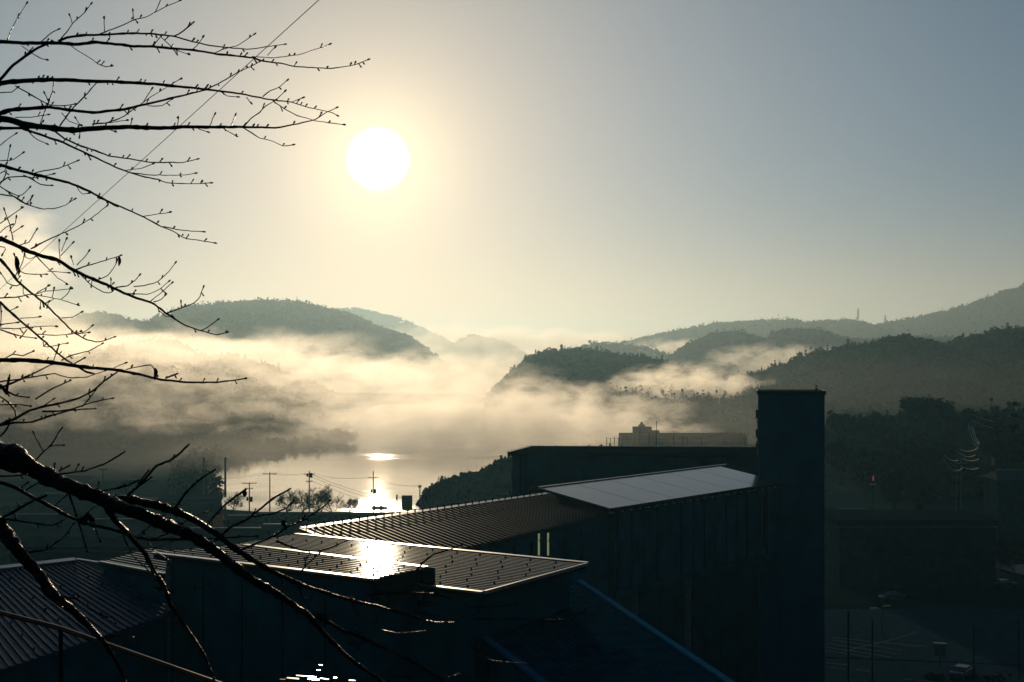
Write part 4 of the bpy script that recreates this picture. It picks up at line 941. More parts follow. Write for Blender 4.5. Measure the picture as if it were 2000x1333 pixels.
# ------------------------------------------------------------------ near bare cherry tree: branches from a trunk just left of the view
M_branch = mat('damp_dark_bark', (0.012, 0.013, 0.011), 0.4, nscale=18, namp=0.5, bump=1.0, bscale=70, spec=0.05)
TX, TY = -4.3, 7.6                       # trunk position
tree = thing('cherry_tree', 'large bare budding tree whose branches cross the whole left side', 'tree', (TX, TY, 33.0))
rb = random.Random(21)
class View:                              # a traced window: scale and offset in photo pixels
    def __init__(s, sc, ox, oy): s.sc, s.ox, s.oy = sc, ox, oy
    def __call__(s, x, y): return (s.ox + x / s.sc, s.oy + y / s.sc)
V1 = View(3.332, 0, 0); V2 = View(3.332, 300, 0); V3 = View(3.332, 0, 380); V4 = View(4, 0, 780); V5 = View(4, 0, 1030); V6 = View(4, 400, 860); V7 = View(4, 450, 1100); V8 = View(4, 800, 1030)
def trace(V, pts, w0, w1, D0, D1=None, buds=1.0, name='branch', root_to=None, sides=None, mb=None):
    """one branch: pts in window units, widths in window units, at depth D0 (start) to D1 (tip)"""
    D1 = D0 if D1 is None else D1
    px = [V(*p) for p in pts]; w0 = w0 / V.sc; w1 = w1 / V.sc
    cum = [0]
    for a, b_ in zip(px, px[1:]): cum.append(cum[-1] + math.hypot(b_[0]-a[0], b_[1]-a[1]))
    tot_ = cum[-1] or 1; P3 = []; rad = []
    # resample with slight crookedness
    n = max(3, int(tot_ / 9))
    for i in range(n + 1):
        s = tot_ * i / n; k = 0
        while k < len(cum) - 2 and cum[k+1] < s: k += 1
        u = (s - cum[k]) / max(1e-6, cum[k+1] - cum[k])
        x = lerp(px[k][0], px[k+1][0], u); y = lerp(px[k][1], px[k+1][1], u); f = i / n
        wd = max(1.6, lerp(w0, w1, f)) ; D = lerp(D0, D1, f) + 0.03 * math.sin(s * 0.05)
        if 0 < i < n: x += rb.uniform(-.5, .5); y += rb.uniform(-.5, .5)
        knot = 1.0 + (0.25 if rb.random() < 0.12 else 0) + rb.uniform(-.06, .06)
        P3.append(P(x, y, D)); rad.append(wd * knot / 2 / F * D)
    b = mb or MB(); big = max(w0, w1) > 12
    if root_to is not None:      # hidden continuation to the trunk
        p0 = P3[0]; q = Vector((TX, TY, root_to)); m_ = p0.lerp(q, .5) + Vector((0, 0, -.1))
        b.tube([q, m_, p0], [rad[0]*1.5, rad[0]*1.2, rad[0]], 8)
    b.tube(P3, rad, sides or (12 if big else 6 if w0 > 4 else 5))
    # swollen bud at the tip, side buds
    def bud(p, d, L, r_): b.tube([p, p + d*L*.35, p + d*L*.75, p + d*L], [r_*.6, r_*1.1, r_*.95, r_*.15], 5)
    if buds:
        d = (P3[-1] - P3[-2]).normalized(); Dl = D1
        bud(P3[-1] - d*.002, d, 8/F*Dl, 1.7/F*Dl)
        if rb.random() < .5: bud(P3[-1], (d + Vector((rb.uniform(-.6,.6), 0, rb.uniform(-.2,.8)))).normalized(), 6/F*Dl, 1.4/F*Dl)
        nb = int(tot_ / 40 * buds)
        for k in range(nb):
            i = rb.randrange(1, n); D = P3[i].y; sgn = rb.choice((1, 1, -1)); t_ = (P3[min(i+1, n)] - P3[i-1]).normalized()
            up = Vector((0, rb.uniform(-.5, .5), 1)) * sgn; d = (t_ * .7 + up * .9).normalized()
            st = rb.choice((1.2, 2.5, 3.5, 7))/F*D; p = P3[i] + up.normalized() * rad[i] * .7
            b.tube([p, p + d*st], [1.3/F*D, 1.0/F*D], 4); bud(p + d*st*.8, d, rb.uniform(4, 7)/F*D, rb.uniform(1.3, 1.9)/F*D)
    if mb is None: return part(b, name, M_branch, tree)
    return b
# ---- boughs: each bough is one part; its twigs are merged with it
def bough(specs, name='branch'):
    b = MB()
    for s in specs: trace(*s[:1], *s[1:6], **{**(s[6] if len(s) > 6 else {}), 'mb': b})
    return part(b, name, M_branch, tree)
D_ = 7.4
bough([(V1, [(0,272),(150,282),(350,280),(500,290),(620,275),(760,290),(870,302),(1000,305),(1120,318),(1250,325),(1400,352),(1530,365),(1666,380),(1690,395),(1830,415),(1930,435),(2060,443),(2160,447),(2290,430),(2390,392)], 26, 4, 7.6, 7.0, dict(root_to=39.3, buds=1.6)),
 (V1, [(380,270),(440,245),(540,230),(680,228),(850,218),(1000,222),(1130,238),(1250,272),(1380,300),(1480,310),(1600,322),(1700,312),(1850,290)], 18, 5, 7.5, 7.2, dict(buds=1.6)),
 (V1, [(0,520),(90,420),(230,320),(330,275)], 20, 16, 7.7, 7.5, dict(buds=.4, root_to=38.9)),
 (V1, [(650,222),(720,195),(800,165),(870,130),(960,110),(1020,75),(1080,45),(1165,8)], 8, 4, 7.5, 7.5),
 (V1, [(1010,80),(1030,40),(1045,0)], 6, 4, 7.5, 7.5), (V1, [(395,255),(440,205),(470,155),(540,95),(590,30)], 8, 5, 7.5, 7.4), (V1, [(470,155),(462,125),(455,105)], 5, 5, 7.5, 7.5),
 (V1, [(270,270),(330,215),(375,195)], 7, 7, 7.5, 7.5), (V1, [(45,265),(80,180),(115,115),(145,70),(170,28)], 7, 4, 7.5, 7.5), (V1, [(140,300),(210,350),(260,380),(300,390)], 6, 6, 7.5, 7.5),
 (V1, [(450,290),(520,340),(590,380),(640,420),(690,437),(718,432)], 6, 4, 7.5, 7.5), (V1, [(870,130),(868,100),(865,75)], 6, 6, 7.5, 7.5), (V1, [(680,205),(678,125)], 6, 5, 7.5, 7.5),
 (V1, [(1250,325),(1290,290),(1318,248)], 6, 5, 7.3, 7.3), (V1, [(1000,295),(1045,240)], 7, 7, 7.4, 7.4), (V1, [(1045,240),(1100,290),(1145,345)], 6, 7, 7.4, 7.4), (V1, [(1120,310),(1160,330),(1218,352)], 7, 5, 7.4, 7.4),
 (V1, [(1130,238),(1180,215),(1250,155)], 9, 9, 7.4, 7.4), (V1, [(1390,350),(1450,320),(1540,300),(1600,265),(1650,228)], 7, 3, 7.3, 7.3),
 (V2, [(640,370),(770,378),(860,370),(950,358),(1030,330),(1100,310),(1140,292)], 6, 3, 7.2, 7.2), (V2, [(740,362),(785,315)], 5, 4, 7.2, 7.2)])
bough([(V1, [(0,545),(60,535),(200,525),(350,520),(560,528),(700,532),(870,540),(1000,548),(1200,568),(1400,590),(1530,605),(1666,632),(1790,655),(1900,665),(1980,695),(2060,712),(2150,730),(2190,750)], 32, 4, 7.9, 7.2, dict(root_to=38.9, buds=1.6)),
 (V2, [(775,655),(850,710),(940,755),(1040,785),(1140,800),(1230,812)], 8, 3, 7.3, 7.2), (V2, [(710,630),(760,590),(810,575),(865,528)], 7, 5, 7.3, 7.3), (V2, [(800,650),(850,600)], 5, 5, 7.3, 7.3), (V2, [(900,665),(965,640)], 5, 5, 7.3, 7.3),
 (V2, [(605,635),(628,665)], 6, 5, 7.3, 7.3), (V2, [(430,595),(480,628),(540,632)], 6, 6, 7.3, 7.3), (V1, [(100,560),(180,605),(250,645),(320,685),(400,690),(480,680)], 9, 6, 7.9, 7.8), (V1, [(0,605),(80,600),(110,575)], 8, 6, 7.9, 7.9)])
bough([(V1, [(0,740),(60,718),(180,708),(310,698),(400,710),(500,725),(600,735),(700,725),(800,715),(900,690),(1000,668),(1120,640),(1240,610),(1340,585),(1470,520),(1560,465),(1640,430),(1685,405)], 28, 4, 7.5, 7.0, dict(root_to=38.7, buds=1.5)),
 (V1, [(600,810),(700,800),(800,765),(860,720),(930,670),(1000,620),(1100,560),(1170,518)], 9, 4, 7.4, 7.4), (V1, [(960,690),(1050,695),(1115,650)], 5, 4, 7.4, 7.4), (V1, [(930,670),(960,620),(985,585)], 6, 6, 7.4, 7.4),
 (V1, [(260,815),(290,730),(320,660),(345,590),(350,530)], 8, 7, 7.6, 7.6), (V1, [(390,820),(440,750),(480,700),(540,640),(630,540)], 10, 7, 7.5, 7.6), (V1, [(320,670),(292,612)], 6, 7, 7.6, 7.6), (V1, [(400,735),(450,790),(520,815)], 6, 5, 7.5, 7.5),
 (V1, [(100,765),(200,765),(310,748)], 7, 5, 7.6, 7.6), (V1, [(520,815),(495,775)], 5, 5, 7.6, 7.6), (V1, [(620,805),(720,800),(820,785)], 5, 4, 7.4, 7.4)])
bough([(V1, [(0,775),(60,780),(150,810),(250,825),(380,840),(480,850),(560,840),(700,832),(850,828),(1030,835),(1200,828),(1370,828),(1580,828),(1700,830),(1810,833),(1920,810),(2040,785),(2120,735),(2185,705)], 44, 4, 7.8, 7.1, dict(root_to=38.6, buds=1.2)),
 (V1, [(0,835),(150,835),(280,832)], 22, 14, 7.8, 7.7, dict(root_to=38.5)),
 (V2, [(590,820),(640,765),(690,735),(730,690),(790,655)], 9, 5, 7.2, 7.2), (V2, [(580,830),(640,868),(690,900),(760,915),(850,955),(900,945)], 8, 3, 7.2, 7.2),
 (V1, [(150,840),(270,880),(400,925),(520,980),(650,1040),(740,1085),(850,1125),(950,1155),(1030,1170),(1090,1192),(1250,1198),(1365,1192)], 19, 4, 7.7, 7.3, dict(buds=1.5)),
 (V1, [(850,1125),(960,1140),(1100,1142),(1210,1140),(1265,1130)], 8, 3, 7.4, 7.4), (V1, [(820,1110),(930,1095),(990,1070)], 6, 4, 7.4, 7.4),
 (V1, [(350,850),(430,910),(520,950),(600,975),(720,1020),(850,1035),(980,1060),(1100,1058),(1200,1060),(1280,1038)], 13, 6, 7.6, 7.4, dict(buds=1.5)), (V1, [(180,850),(230,905),(300,935)], 7, 6, 7.6, 7.6),
 (V1, [(0,950),(50,905),(98,875)], 6, 5, 7.6, 7.6)] + [(V1, q, 6, 6, 7.4, 7.4) for q in ([(850,828),(852,805),(857,785)], [(1155,825),(1160,775)], [(1365,820),(1395,750)], [(1505,820),(1530,755)], [(1290,840),(1345,858)], [(1450,835),(1530,882)], [(700,840),(740,855)], [(520,845),(518,885)], [(600,830),(612,800)])])
bough([(V1, [(0,1075),(80,1100),(200,1130),(300,1155),(430,1185),(510,1215),(600,1255),(680,1300),(750,1338)], 22, 14, 8.2, 8.0, dict(root_to=38.2, buds=1.2)),
 (V3, [(633,18),(700,45),(820,95),(930,145),(1040,205),(1130,240),(1200,285),(1300,300),(1390,315)], 14, 4, 8.0, 7.8, dict(buds=1.2)), (V3, [(1060,210),(1180,235),(1320,243)], 8, 5, 7.9, 7.9), (V3, [(920,145),(1100,118)], 5, 4, 7.9, 7.9),
 (V1, [(200,1135),(280,1115),(390,1095),(500,1050)], 8, 6, 8.1, 8.1), (V1, [(0,1190),(50,1155),(150,1150),(230,1160),(340,1135)], 9, 5, 8.1, 8.1), (V1, [(150,1140),(210,1170),(270,1205),(330,1208)], 8, 7, 8.1, 8.1),
 (V1, [(0,1130),(40,1110),(50,1040),(65,960)], 7, 4, 8.1, 8.1), (V1, [(0,1048),(80,1045),(145,1000)], 6, 4, 8.1, 8.1), (V1, [(0,1215),(60,1250),(120,1280),(160,1260),(190,1225)], 8, 5, 8.1, 8.1), (V1, [(30,1235),(90,1280),(150,1325),(195,1330),(205,1290)], 8, 6, 8.1, 8.1),
 (V3, [(0,0),(100,15),(170,65),(270,95),(350,95),(420,75),(480,35)], 10, 4, 8.1, 8.0), (V3, [(170,65),(205,20)], 6, 5, 8.0, 8.0), (V1, [(500,1215),(530,1265),(570,1260)], 6, 4, 8.0, 8.0), (V1, [(45,1110),(30,1160),(0,1200)], 8, 8, 8.1, 8.1)])
bough([(V3, [(0,285),(100,330),(180,370),(270,400),(380,430),(480,495),(600,550),(700,590),(800,640),(900,680),(990,705),(1090,780),(1200,850),(1300,885),(1400,915),(1470,900)], 32, 6, 7.0, 6.6, dict(root_to=37.9, buds=1.2)),
 (V3, [(200,355),(300,300),(380,265),(450,235),(520,200),(600,150),(690,80)], 10, 4, 6.9, 6.9), (V3, [(390,420),(385,360),(385,310)], 6, 5, 6.9, 6.9), (V3, [(395,400),(430,360),(470,320)], 6, 5, 6.9, 6.9), (V3, [(400,370),(430,295)], 5, 4, 6.9, 6.9),
 (V3, [(480,495),(560,465),(640,445),(700,425),(780,400)], 10, 5, 6.9, 6.8), (V3, [(500,460),(550,410),(575,375)], 6, 6, 6.9, 6.9), (V3, [(480,460),(465,415)], 5, 4, 6.9, 6.9), (V3, [(640,555),(700,530),(740,480),(770,420)], 7, 5, 6.8, 6.8),
 (V3, [(530,530),(590,590),(680,640),(720,645),(750,615)], 8, 6, 6.8, 6.8), (V3, [(760,605),(830,595),(880,560),(905,530)], 8, 6, 6.8, 6.8), (V3, [(870,600),(930,595),(1020,575),(1090,515),(1138,450)], 8, 5, 6.8, 6.7),
 (V3, [(800,640),(880,650),(970,650),(1040,620),(1095,570)], 7, 5, 6.8, 6.7), (V3, [(980,695),(1050,640),(1115,580)], 6, 4, 6.7, 6.7), (V3, [(1000,700),(1050,685),(1072,660)], 7, 6, 6.7, 6.7), (V3, [(1085,775),(1180,740),(1270,705),(1300,670),(1322,608)], 9, 6, 6.7, 6.6),
 (V3, [(1180,740),(1178,705)], 6, 7, 6.7, 6.7), (V3, [(1310,885),(1360,860),(1412,820)], 8, 6, 6.6, 6.6), (V3, [(1040,760),(1070,795),(1110,795)], 6, 5, 6.7, 6.7), (V3, [(235,400),(300,470),(370,540),(430,578)], 8, 4, 6.9, 6.9), (V3, [(310,500),(380,505),(440,510)], 6, 4, 6.9, 6.9),
 (V3, [(130,330),(190,310),(235,235)], 7, 6, 7, 7), (V3, [(85,300),(65,200),(30,105)], 9, 6, 7, 7), (V3, [(80,250),(135,215)], 6, 5, 7, 7), (V3, [(60,240),(100,190),(105,155)], 6, 5, 7, 7), (V3, [(0,190),(70,140),(138,92)], 7, 5, 7, 7), (V3, [(0,250),(40,210),(70,200)], 6, 5, 7, 7),
 (V3, [(160,370),(165,410),(190,425),(230,405)], 6, 5, 7, 7), (V3, [(600,555),(595,590)], 6, 5, 6.8, 6.8), (V3, [(720,600),(722,560)], 6, 6, 6.8, 6.8), (V3, [(0,340),(45,345),(20,385)], 7, 5, 7, 7)])
bough([(V3, [(0,420),(60,490),(120,570),(200,640),(280,700),(350,770),(410,830),(480,900),(560,945),(640,965),(740,930)], 20, 6, 7.3, 6.9, dict(root_to=37.7, buds=1.2)),
 (V3, [(140,580),(100,600),(50,580),(10,520)], 8, 6, 7.2, 7.2), (V3, [(0,675),(100,670),(200,650),(300,665),(400,685),(500,718)], 9, 4, 7.2, 7.1), (V3, [(230,650),(290,630),(380,625),(460,615)], 7, 4, 7.1, 7.1), (V3, [(400,680),(440,650),(455,618)], 6, 4, 7.1, 7.1),
 (V3, [(240,640),(310,600)], 6, 5, 7.1, 7.1), (V3, [(400,805),(470,800),(525,770)], 6, 5, 7.1, 7.1), (V3, [(510,910),(560,890),(595,860)], 7, 5, 7.0, 7.0), (V3, [(440,910),(520,905),(570,900)], 6, 5, 7, 7), (V3, [(100,530),(150,440),(160,380)], 7, 5, 7.2, 7.2),
 (V3, [(130,500),(170,520),(295,520)], 7, 4, 7.2, 7.2), (V3, [(350,680),(310,710),(310,725)], 5, 5, 7.1, 7.1), (V3, [(265,690),(262,730)], 6, 5, 7.1, 7.1), (V3, [(150,600),(150,650),(170,660)], 5, 5, 7.2, 7.2), (V3, [(340,670),(350,620)], 6, 6, 7.1, 7.1), (V3, [(110,500),(104,440),(95,400)], 8, 6, 7.2, 7.2)])
bough([(V3, [(0,700),(60,760),(130,820),(200,880),(280,950),(350,1010),(400,1055),(460,1095)], 16, 10, 7.6, 7.2, dict(root_to=37.5)),
 (V3, [(130,808),(250,798)], 6, 5, 7.5, 7.5), (V3, [(0,870),(100,875),(250,860),(358,858)], 8, 5, 7.5, 7.4), (V3, [(0,850),(60,840),(105,835)], 8, 7, 7.5, 7.5), (V3, [(0,880),(80,910),(140,925),(225,935)], 10, 6, 7.5, 7.5), (V3, [(245,910),(350,918),(450,912),(520,895)], 7, 5, 7.4, 7.4),
 (V3, [(280,960),(285,995),(330,990),(430,970)], 7, 5, 7.4, 7.4), (V3, [(370,1040),(380,990)], 8, 8, 7.3, 7.3), (V3, [(60,760),(100,740)], 6, 5, 7.5, 7.5), (V3, [(175,880),(160,905),(140,925)], 7, 7, 7.5, 7.5), (V3, [(0,700),(10,780),(5,840)], 8, 7, 7.6, 7.6)])
bough([(V3, [(0,1078),(150,1078),(300,1090),(450,1110),(600,1130),(720,1138),(830,1155),(920,1175),(1050,1208),(1200,1222),(1400,1225),(1590,1200)], 32, 9, 6.6, 6.0, dict(root_to=37.2, buds=.8)),
 (V3, [(820,1140),(900,1120),(990,1108),(1010,1165)], 7, 7, 6.3, 6.3), (V3, [(1080,1195),(1140,1172)], 13, 12, 6.2, 6.2), (V3, [(400,1080),(470,1045),(580,1020),(660,975)], 8, 6, 6.5, 6.5), (V3, [(480,1105),(540,1070)], 10, 9, 6.5, 6.5), (V3, [(350,1080),(360,1050),(370,1020)], 7, 7, 6.5, 6.5),
 (V3, [(740,1130),(810,1100)], 6, 5, 6.4, 6.4), (V3, [(30,1070),(80,1040),(150,1050),(210,1025)], 8, 8, 6.6, 6.6), (V3, [(500,1120),(560,1155),(600,1165)], 14, 16, 6.5, 6.5), (V3, [(1010,1140),(1008,1190)], 14, 16, 6.2, 6.2), (V3, [(1140,1172),(1140,1180)], 9, 9, 6.2, 6.2)])
bough([(V3, [(0,1220),(150,1200),(260,1180),(350,1165),(450,1195),(560,1190),(680,1150)], 11, 5, 6.9, 6.7, dict(root_to=37.1)), (V3, [(0,1260),(100,1220),(200,1175),(330,1110)], 16, 8, 6.9, 6.6, dict(root_to=37.0)), (V3, [(230,1333),(330,1270),(450,1215)], 12, 9, 6.8, 6.8),
 (V3, [(40,1290),(60,1190)], 22, 18, 6.9, 6.9), (V3, [(40,1280),(100,1310),(175,1320)], 12, 8, 6.9, 6.9), (V3, [(0,1240),(50,1300)], 20, 26, 6.9, 6.9),
 (V4, [(0,200),(120,150),(230,90),(330,60),(480,30),(600,0),(720,-60),(800,-130),(900,-200)], 24, 12, 6.8, 6.4, dict(root_to=36.9)), (V4, [(0,205),(100,185),(240,180),(400,130),(560,85),(740,75)], 18, 10, 6.8, 6.5), (V4, [(130,160),(120,90),(60,20),(0,-20)], 14, 12, 6.8, 6.8),
 (V4, [(330,95),(450,95),(560,80),(700,30),(870,-5)], 16, 8, 6.7, 6.5), (V4, [(0,290),(50,240),(70,200)], 16, 14, 6.8, 6.8), (V4, [(0,45),(150,40),(230,55)], 11, 8, 6.8, 6.8), (V4, [(340,50),(410,5)], 10, 8, 6.7, 6.7), (V4, [(640,60),(700,-10),(740,-60)], 12, 8, 6.6, 6.6)])
# the heavy bough along the bottom
bough([(V4, [(-160,400),(0,440),(100,460),(180,500),(260,550)], 270, 128, 4.4, 4.35, dict(root_to=36.4, buds=0, sides=18)),
 (V4, [(230,530),(320,580),(450,645),(600,705),(750,760),(900,830),(1100,900),(1300,985),(1500,1065),(1700,1200),(1850,1320),(1985,1425),(2130,1500),(2170,1530)], 128, 56, 4.35, 3.95, dict(buds=.1, sides=16))])
bough([(V7, [(330,220),(480,320),(600,400),(700,520),(800,620),(900,720),(1000,800),(1120,880),(1200,940)], 56, 26, 3.95, 3.8, dict(buds=.6)), (V7, [(600,400),(760,460),(900,540),(1000,570),(1100,620),(1280,700),(1450,790),(1600,880),(1700,940)], 34, 15, 3.9, 3.8),
 (V7, [(640,400),(840,410),(940,425)], 12, 8, 3.9, 3.9), (V7, [(1000,270),(950,330),(990,380),(985,470),(980,560)], 11, 7, 4.0, 4.0), (V7, [(540,180),(560,280),(620,270),(690,190)], 9, 7, 4, 4), (V7, [(900,620),(1000,640),(1100,600)], 9, 6, 3.9, 3.9), (V7, [(340,220),(400,200),(460,150)], 10, 7, 3.95, 3.95), (V7, [(400,280),(408,400)], 9, 6, 3.95, 3.95),
 (V7, [(1000,390),(1080,460),(1180,520),(1310,550),(1520,530)], 9, 6, 3.9, 3.9), (V7, [(1250,890),(1330,895),(1420,880)], 9, 7, 3.8, 3.8), (V8, [(250,1180),(320,1170),(400,1140)], 8, 6, 3.8, 3.8), (V8, [(440,900),(520,960),(640,1040),(800,1060),(950,1065)], 9, 6, 3.8, 3.8)])
bough([(V4, [(860,780),(1050,790),(1250,835),(1400,885),(1550,960),(1700,1060),(1850,1180),(2000,1270),(2130,1350),(2250,1405),(2400,1470),(2520,1505),(2650,1545),(2800,1585),(2950,1620),(3150,1670),(3280,1720),(3400,1745),(3550,1745)], 66, 11, 4.25, 3.9, dict(buds=.5, sides=10)),
 (V7, [(1050,250),(1200,240),(1400,230),(1600,240),(1750,290),(1900,345),(2000,345),(2120,335),(2220,320)], 15, 7, 3.95, 3.8, dict(buds=.5)), (V8, [(60,660),(150,690),(300,705),(470,690),(540,660)], 13, 7, 3.9, 3.8), (V8, [(470,722),(600,718),(830,718),(1060,728),(1200,720),(1300,700),(1365,650)], 13, 8, 3.9, 3.8, dict(buds=.5)),
 (V4, [(1370,850),(1420,770),(1500,680),(1600,600),(1665,560)], 20, 15, 4.1, 4.1, dict(buds=.3)), (V4, [(1620,980),(1740,840),(1850,755),(1910,715)], 16, 20, 4.0, 4.0, dict(buds=.3)), (V4, [(1905,715),(1905,760)], 22, 14, 4, 4, dict(buds=0))])
bough([(V4, [(830,850),(900,950),(980,1020),(1060,1120),(1130,1200),(1200,1340),(1280,1450),(1330,1600),(1400,1700),(1500,1850),(1600,2000),(1660,2150),(1700,2300)], 44, 18, 4.2, 4.0, dict(buds=.4)), (V5, [(1180,330),(1350,600),(1440,800)], 16, 9, 4.1, 4.1), (V5, [(1200,470),(1400,520),(1620,450)], 10, 7, 4.1, 4.1)])
bough([(V4, [(0,650),(120,690),(260,770),(420,850),(540,920),(640,960),(740,990),(850,1010),(950,1045),(1060,1080),(1200,1100),(1400,1095),(1700,1085),(2000,1070)], 34, 10, 4.5, 4.2, dict(root_to=36.2, buds=.6)),
 (V4, [(640,960),(690,900),(730,960)], 60, 30, 4.4, 4.4, dict(buds=.2)), (V4, [(430,830),(520,750)], 12, 10, 4.4, 4.4), (V4, [(200,710),(300,650)], 14, 10, 4.4, 4.4), (V4, [(540,740),(600,920),(640,1050),(680,1180)], 18, 10, 4.4, 4.4), (V4, [(650,920),(720,850),(790,820)], 12, 7, 4.4, 4.4),
 (V4, [(1060,1080),(1160,1000),(1250,920),(1360,850)], 12, 7, 4.3, 4.3), (V4, [(1200,1095),(1330,1040),(1480,930),(1640,870)], 12, 6, 4.2, 4.2), (V4, [(740,1000),(760,1060),(780,1100)], 10, 7, 4.3, 4.3), (V4, [(960,1060),(1000,1150),(1040,1230),(1150,1330)], 11, 7, 4.3, 4.3), (V4, [(1140,1090),(1200,1180),(1320,1260)], 11, 7, 4.3, 4.3)])
bough([(V4, [(-80,900),(0,980),(80,1100),(150,1200),(230,1290),(330,1400),(450,1560),(580,1660),(710,1790),(790,1870),(880,2000),(960,2150),(1010,2300)], 110, 16, 3.6, 3.5, dict(root_to=36.0, buds=.3, sides=14)), (V4, [(0,940),(120,870),(260,790),(350,760)], 24, 18, 3.6, 3.6), (V4, [(0,930),(200,960),(400,990),(500,940)], 14, 10, 3.6, 3.6), (V4, [(180,1205),(350,1180),(500,1080),(570,980)], 14, 9, 3.6, 3.6),
 (V4, [(0,600),(100,600),(200,590)], 14, 10, 3.6, 3.6, dict(root_to=36.6)), (V4, [(170,690),(210,655)], 14, 16, 3.6, 3.6), (V5, [(120,130),(200,200),(310,330)], 30, 14, 3.6, 3.6), (V5, [(420,540),(600,560),(700,640),(830,700)], 14, 8, 3.5, 3.5), (V5, [(780,860),(950,850),(1030,860)], 9, 8, 3.5, 3.5), (V5, [(300,380),(350,520),(480,620)], 40, 20, 3.5, 3.5)])
bough([(V4, [(270,490),(340,410),(400,360),(440,290),(480,230)], 12, 11, 4.3, 4.3, dict(buds=.4)), (V4, [(340,410),(300,340),(265,270)], 10, 9, 4.3, 4.3, dict(buds=.3)), (V4, [(390,370),(430,360),(485,360)], 9, 8, 4.3, 4.3),
 (V4, [(420,600),(500,580),(640,565),(740,535),(830,500),(960,420)], 14, 14, 4.25, 4.2, dict(buds=.5)), (V4, [(420,570),(425,515)], 10, 12, 4.3, 4.3), (V4, [(460,560),(530,525)], 12, 14, 4.3, 4.3), (V4, [(590,560),(610,520)], 9, 8, 4.3, 4.3), (V4, [(460,600),(475,545)], 9, 8, 4.3, 4.3)])
bough([(V4, [(780,720),(900,700),(1000,670),(1075,635)], 13, 16, 4.2, 4.2), (V4, [(1000,750),(1100,660),(1180,570),(1220,520),(1330,480),(1400,430),(1465,365)], 24, 17, 4.2, 4.1, dict(buds=.3)), (V4, [(1080,660),(1150,570)], 16, 12, 4.2, 4.2), (V4, [(1050,700),(1170,620)], 16, 14, 4.2, 4.2), (V4, [(730,710),(765,700),(770,660)], 10, 10, 4.2, 4.2)])
bough([(V6, [(80,790),(200,680),(330,620),(430,540),(540,450),(660,385)], 22, 15, 4.0, 4.0, dict(buds=.5)), (V6, [(380,600),(540,575),(640,530),(690,480)], 13, 12, 4.0, 4.0, dict(buds=.4)), (V6, [(260,870),(420,800),(560,740),(640,680),(780,620),(900,540),(975,480)], 20, 10, 4.0, 3.9, dict(buds=.6)),
 (V6, [(560,790),(660,830),(760,860),(880,870),(990,840),(1100,790)], 17, 9, 3.95, 3.9, dict(buds=.5)), (V6, [(750,1030),(800,970),(890,890)], 15, 10, 3.9, 3.9), (V6, [(610,640),(640,700)], 40, 16, 4, 4, dict(buds=0)), (V6, [(780,980),(795,925)], 12, 10, 3.9, 3.9)])
bough([(V6, [(1330,1100),(1320,1030),(1315,950),(1320,870),(1340,780)], 12, 9, 3.95, 3.9, dict(buds=.2))])
bough([(V6, [(1660,1010),(1720,940),(1790,890),(1900,860),(2000,820)], 17, 8, 3.9, 3.9, dict(buds=.2))])
# dead leaves that still hang on
for (V, x, y, L, wd, a) in ((V3, 102, 402, 95, 34, 0.1), (V3, 118, 470, 60, 18, -.2), (V3, 775, 405, 62, 22, -.3), (V3, 1008, 1130, 60, 26, .1), (V4, 1905, 710, 60, 30, .2)):
    q = V(x, y); D = 6.9 if V is V3 else 4.0; p = P(q[0], q[1], D); l_ = L/V.sc/F*D; w_ = wd/V.sc/F*D/2; b = MB()
    vs_ = []; ca, sa = math.cos(a), math.sin(a)
    for i in range(7):
        t_ = i/6; ww_ = w_*math.sin(math.pi*min(1, t_*.9+.08))**.8; zz = -l_*t_; cy_ = .012*math.sin(t_*3)
        for s in (-1, 0, 1): vs_.append(p + Vector((s*ww_*ca - zz*sa*.3, cy_ + (.006 if s else 0), zz)))
    b.add(vs_, [(i*3+k, i*3+k+1, i*3+k+4, i*3+k+3) for i in range(6) for k in (0, 1)]); part(b, 'dead_leaf', M_branch, tree)
# trunk, left of the view
b = MB(); pts = [(TX-.15, TY, ground_z(TX, TY)-.3), (TX-.1, TY, 34.6), (TX, TY, 36), (TX+.05, TY, 37.4), (TX-.02, TY, 38.6), (TX-.1, TY+.1, 39.8), (TX-.4, TY+.1, 41.5), (TX-.6, TY+.2, 43.6)]
b.tube(pts, [.42, .34, .30, .26, .2, .14, .08, .03], 14); part(b, 'trunk', M_branch, tree)

# overhead cable
p, q = P(640, -20, 16), P(75, 495, 26); dvec = (q - p)
b = MB(); pts = []
A_ = P(623, 0, 18); B_ = P(75, 497, 30)
for i in range(41):
    t_ = -0.5 + 2.0*i/40; pts.append(A_.lerp(B_, t_) + Vector((0, 0, -.0)))
b.tube(pts, 0.006, 5, caps=False); o = b.build('overhead_cable', M_wire); meta(o, 'thin dark cable running diagonally down through the branches', 'cable')

# handrail on the slope below
hr = thing('handrail', 'thin metal handrail catching gold sunlight at the bottom left', 'handrail', P(210, 1400, 11.5))
M_rail = mat('worn_rail_metal', (0.075, 0.045, 0.02), 0.28, metal=0.9, nscale=4, namp=0.35)
A_ = P(-60, 1182, 12.5); B_ = P(120, 1228, 12.0); C_ = P(430, 1337, 11.0); E_ = P(560, 1385, 10.6)
b = MB(); b.tube([A_, B_, C_, E_], .024, 10); part(b, 'rail', M_rail, hr)
for t_ in (.02, .98):
    q = A_.lerp(B_, t_); b = MB(); b.tube([(q.x, q.y+.05, q.z-1.1), q + Vector((0,.03,0))], .02, 8); part(b, 'post', M_iron, hr)
q = E_; b = MB(); b.tube([(q.x, q.y, q.z-1.1), q], .02, 8); part(b, 'post', M_iron, hr)
HAZE_D, HAZE_G = 0.95e-4, 0.6
def fc(px, py, D): return tuple(P(px, py, D))
GF = 0.64
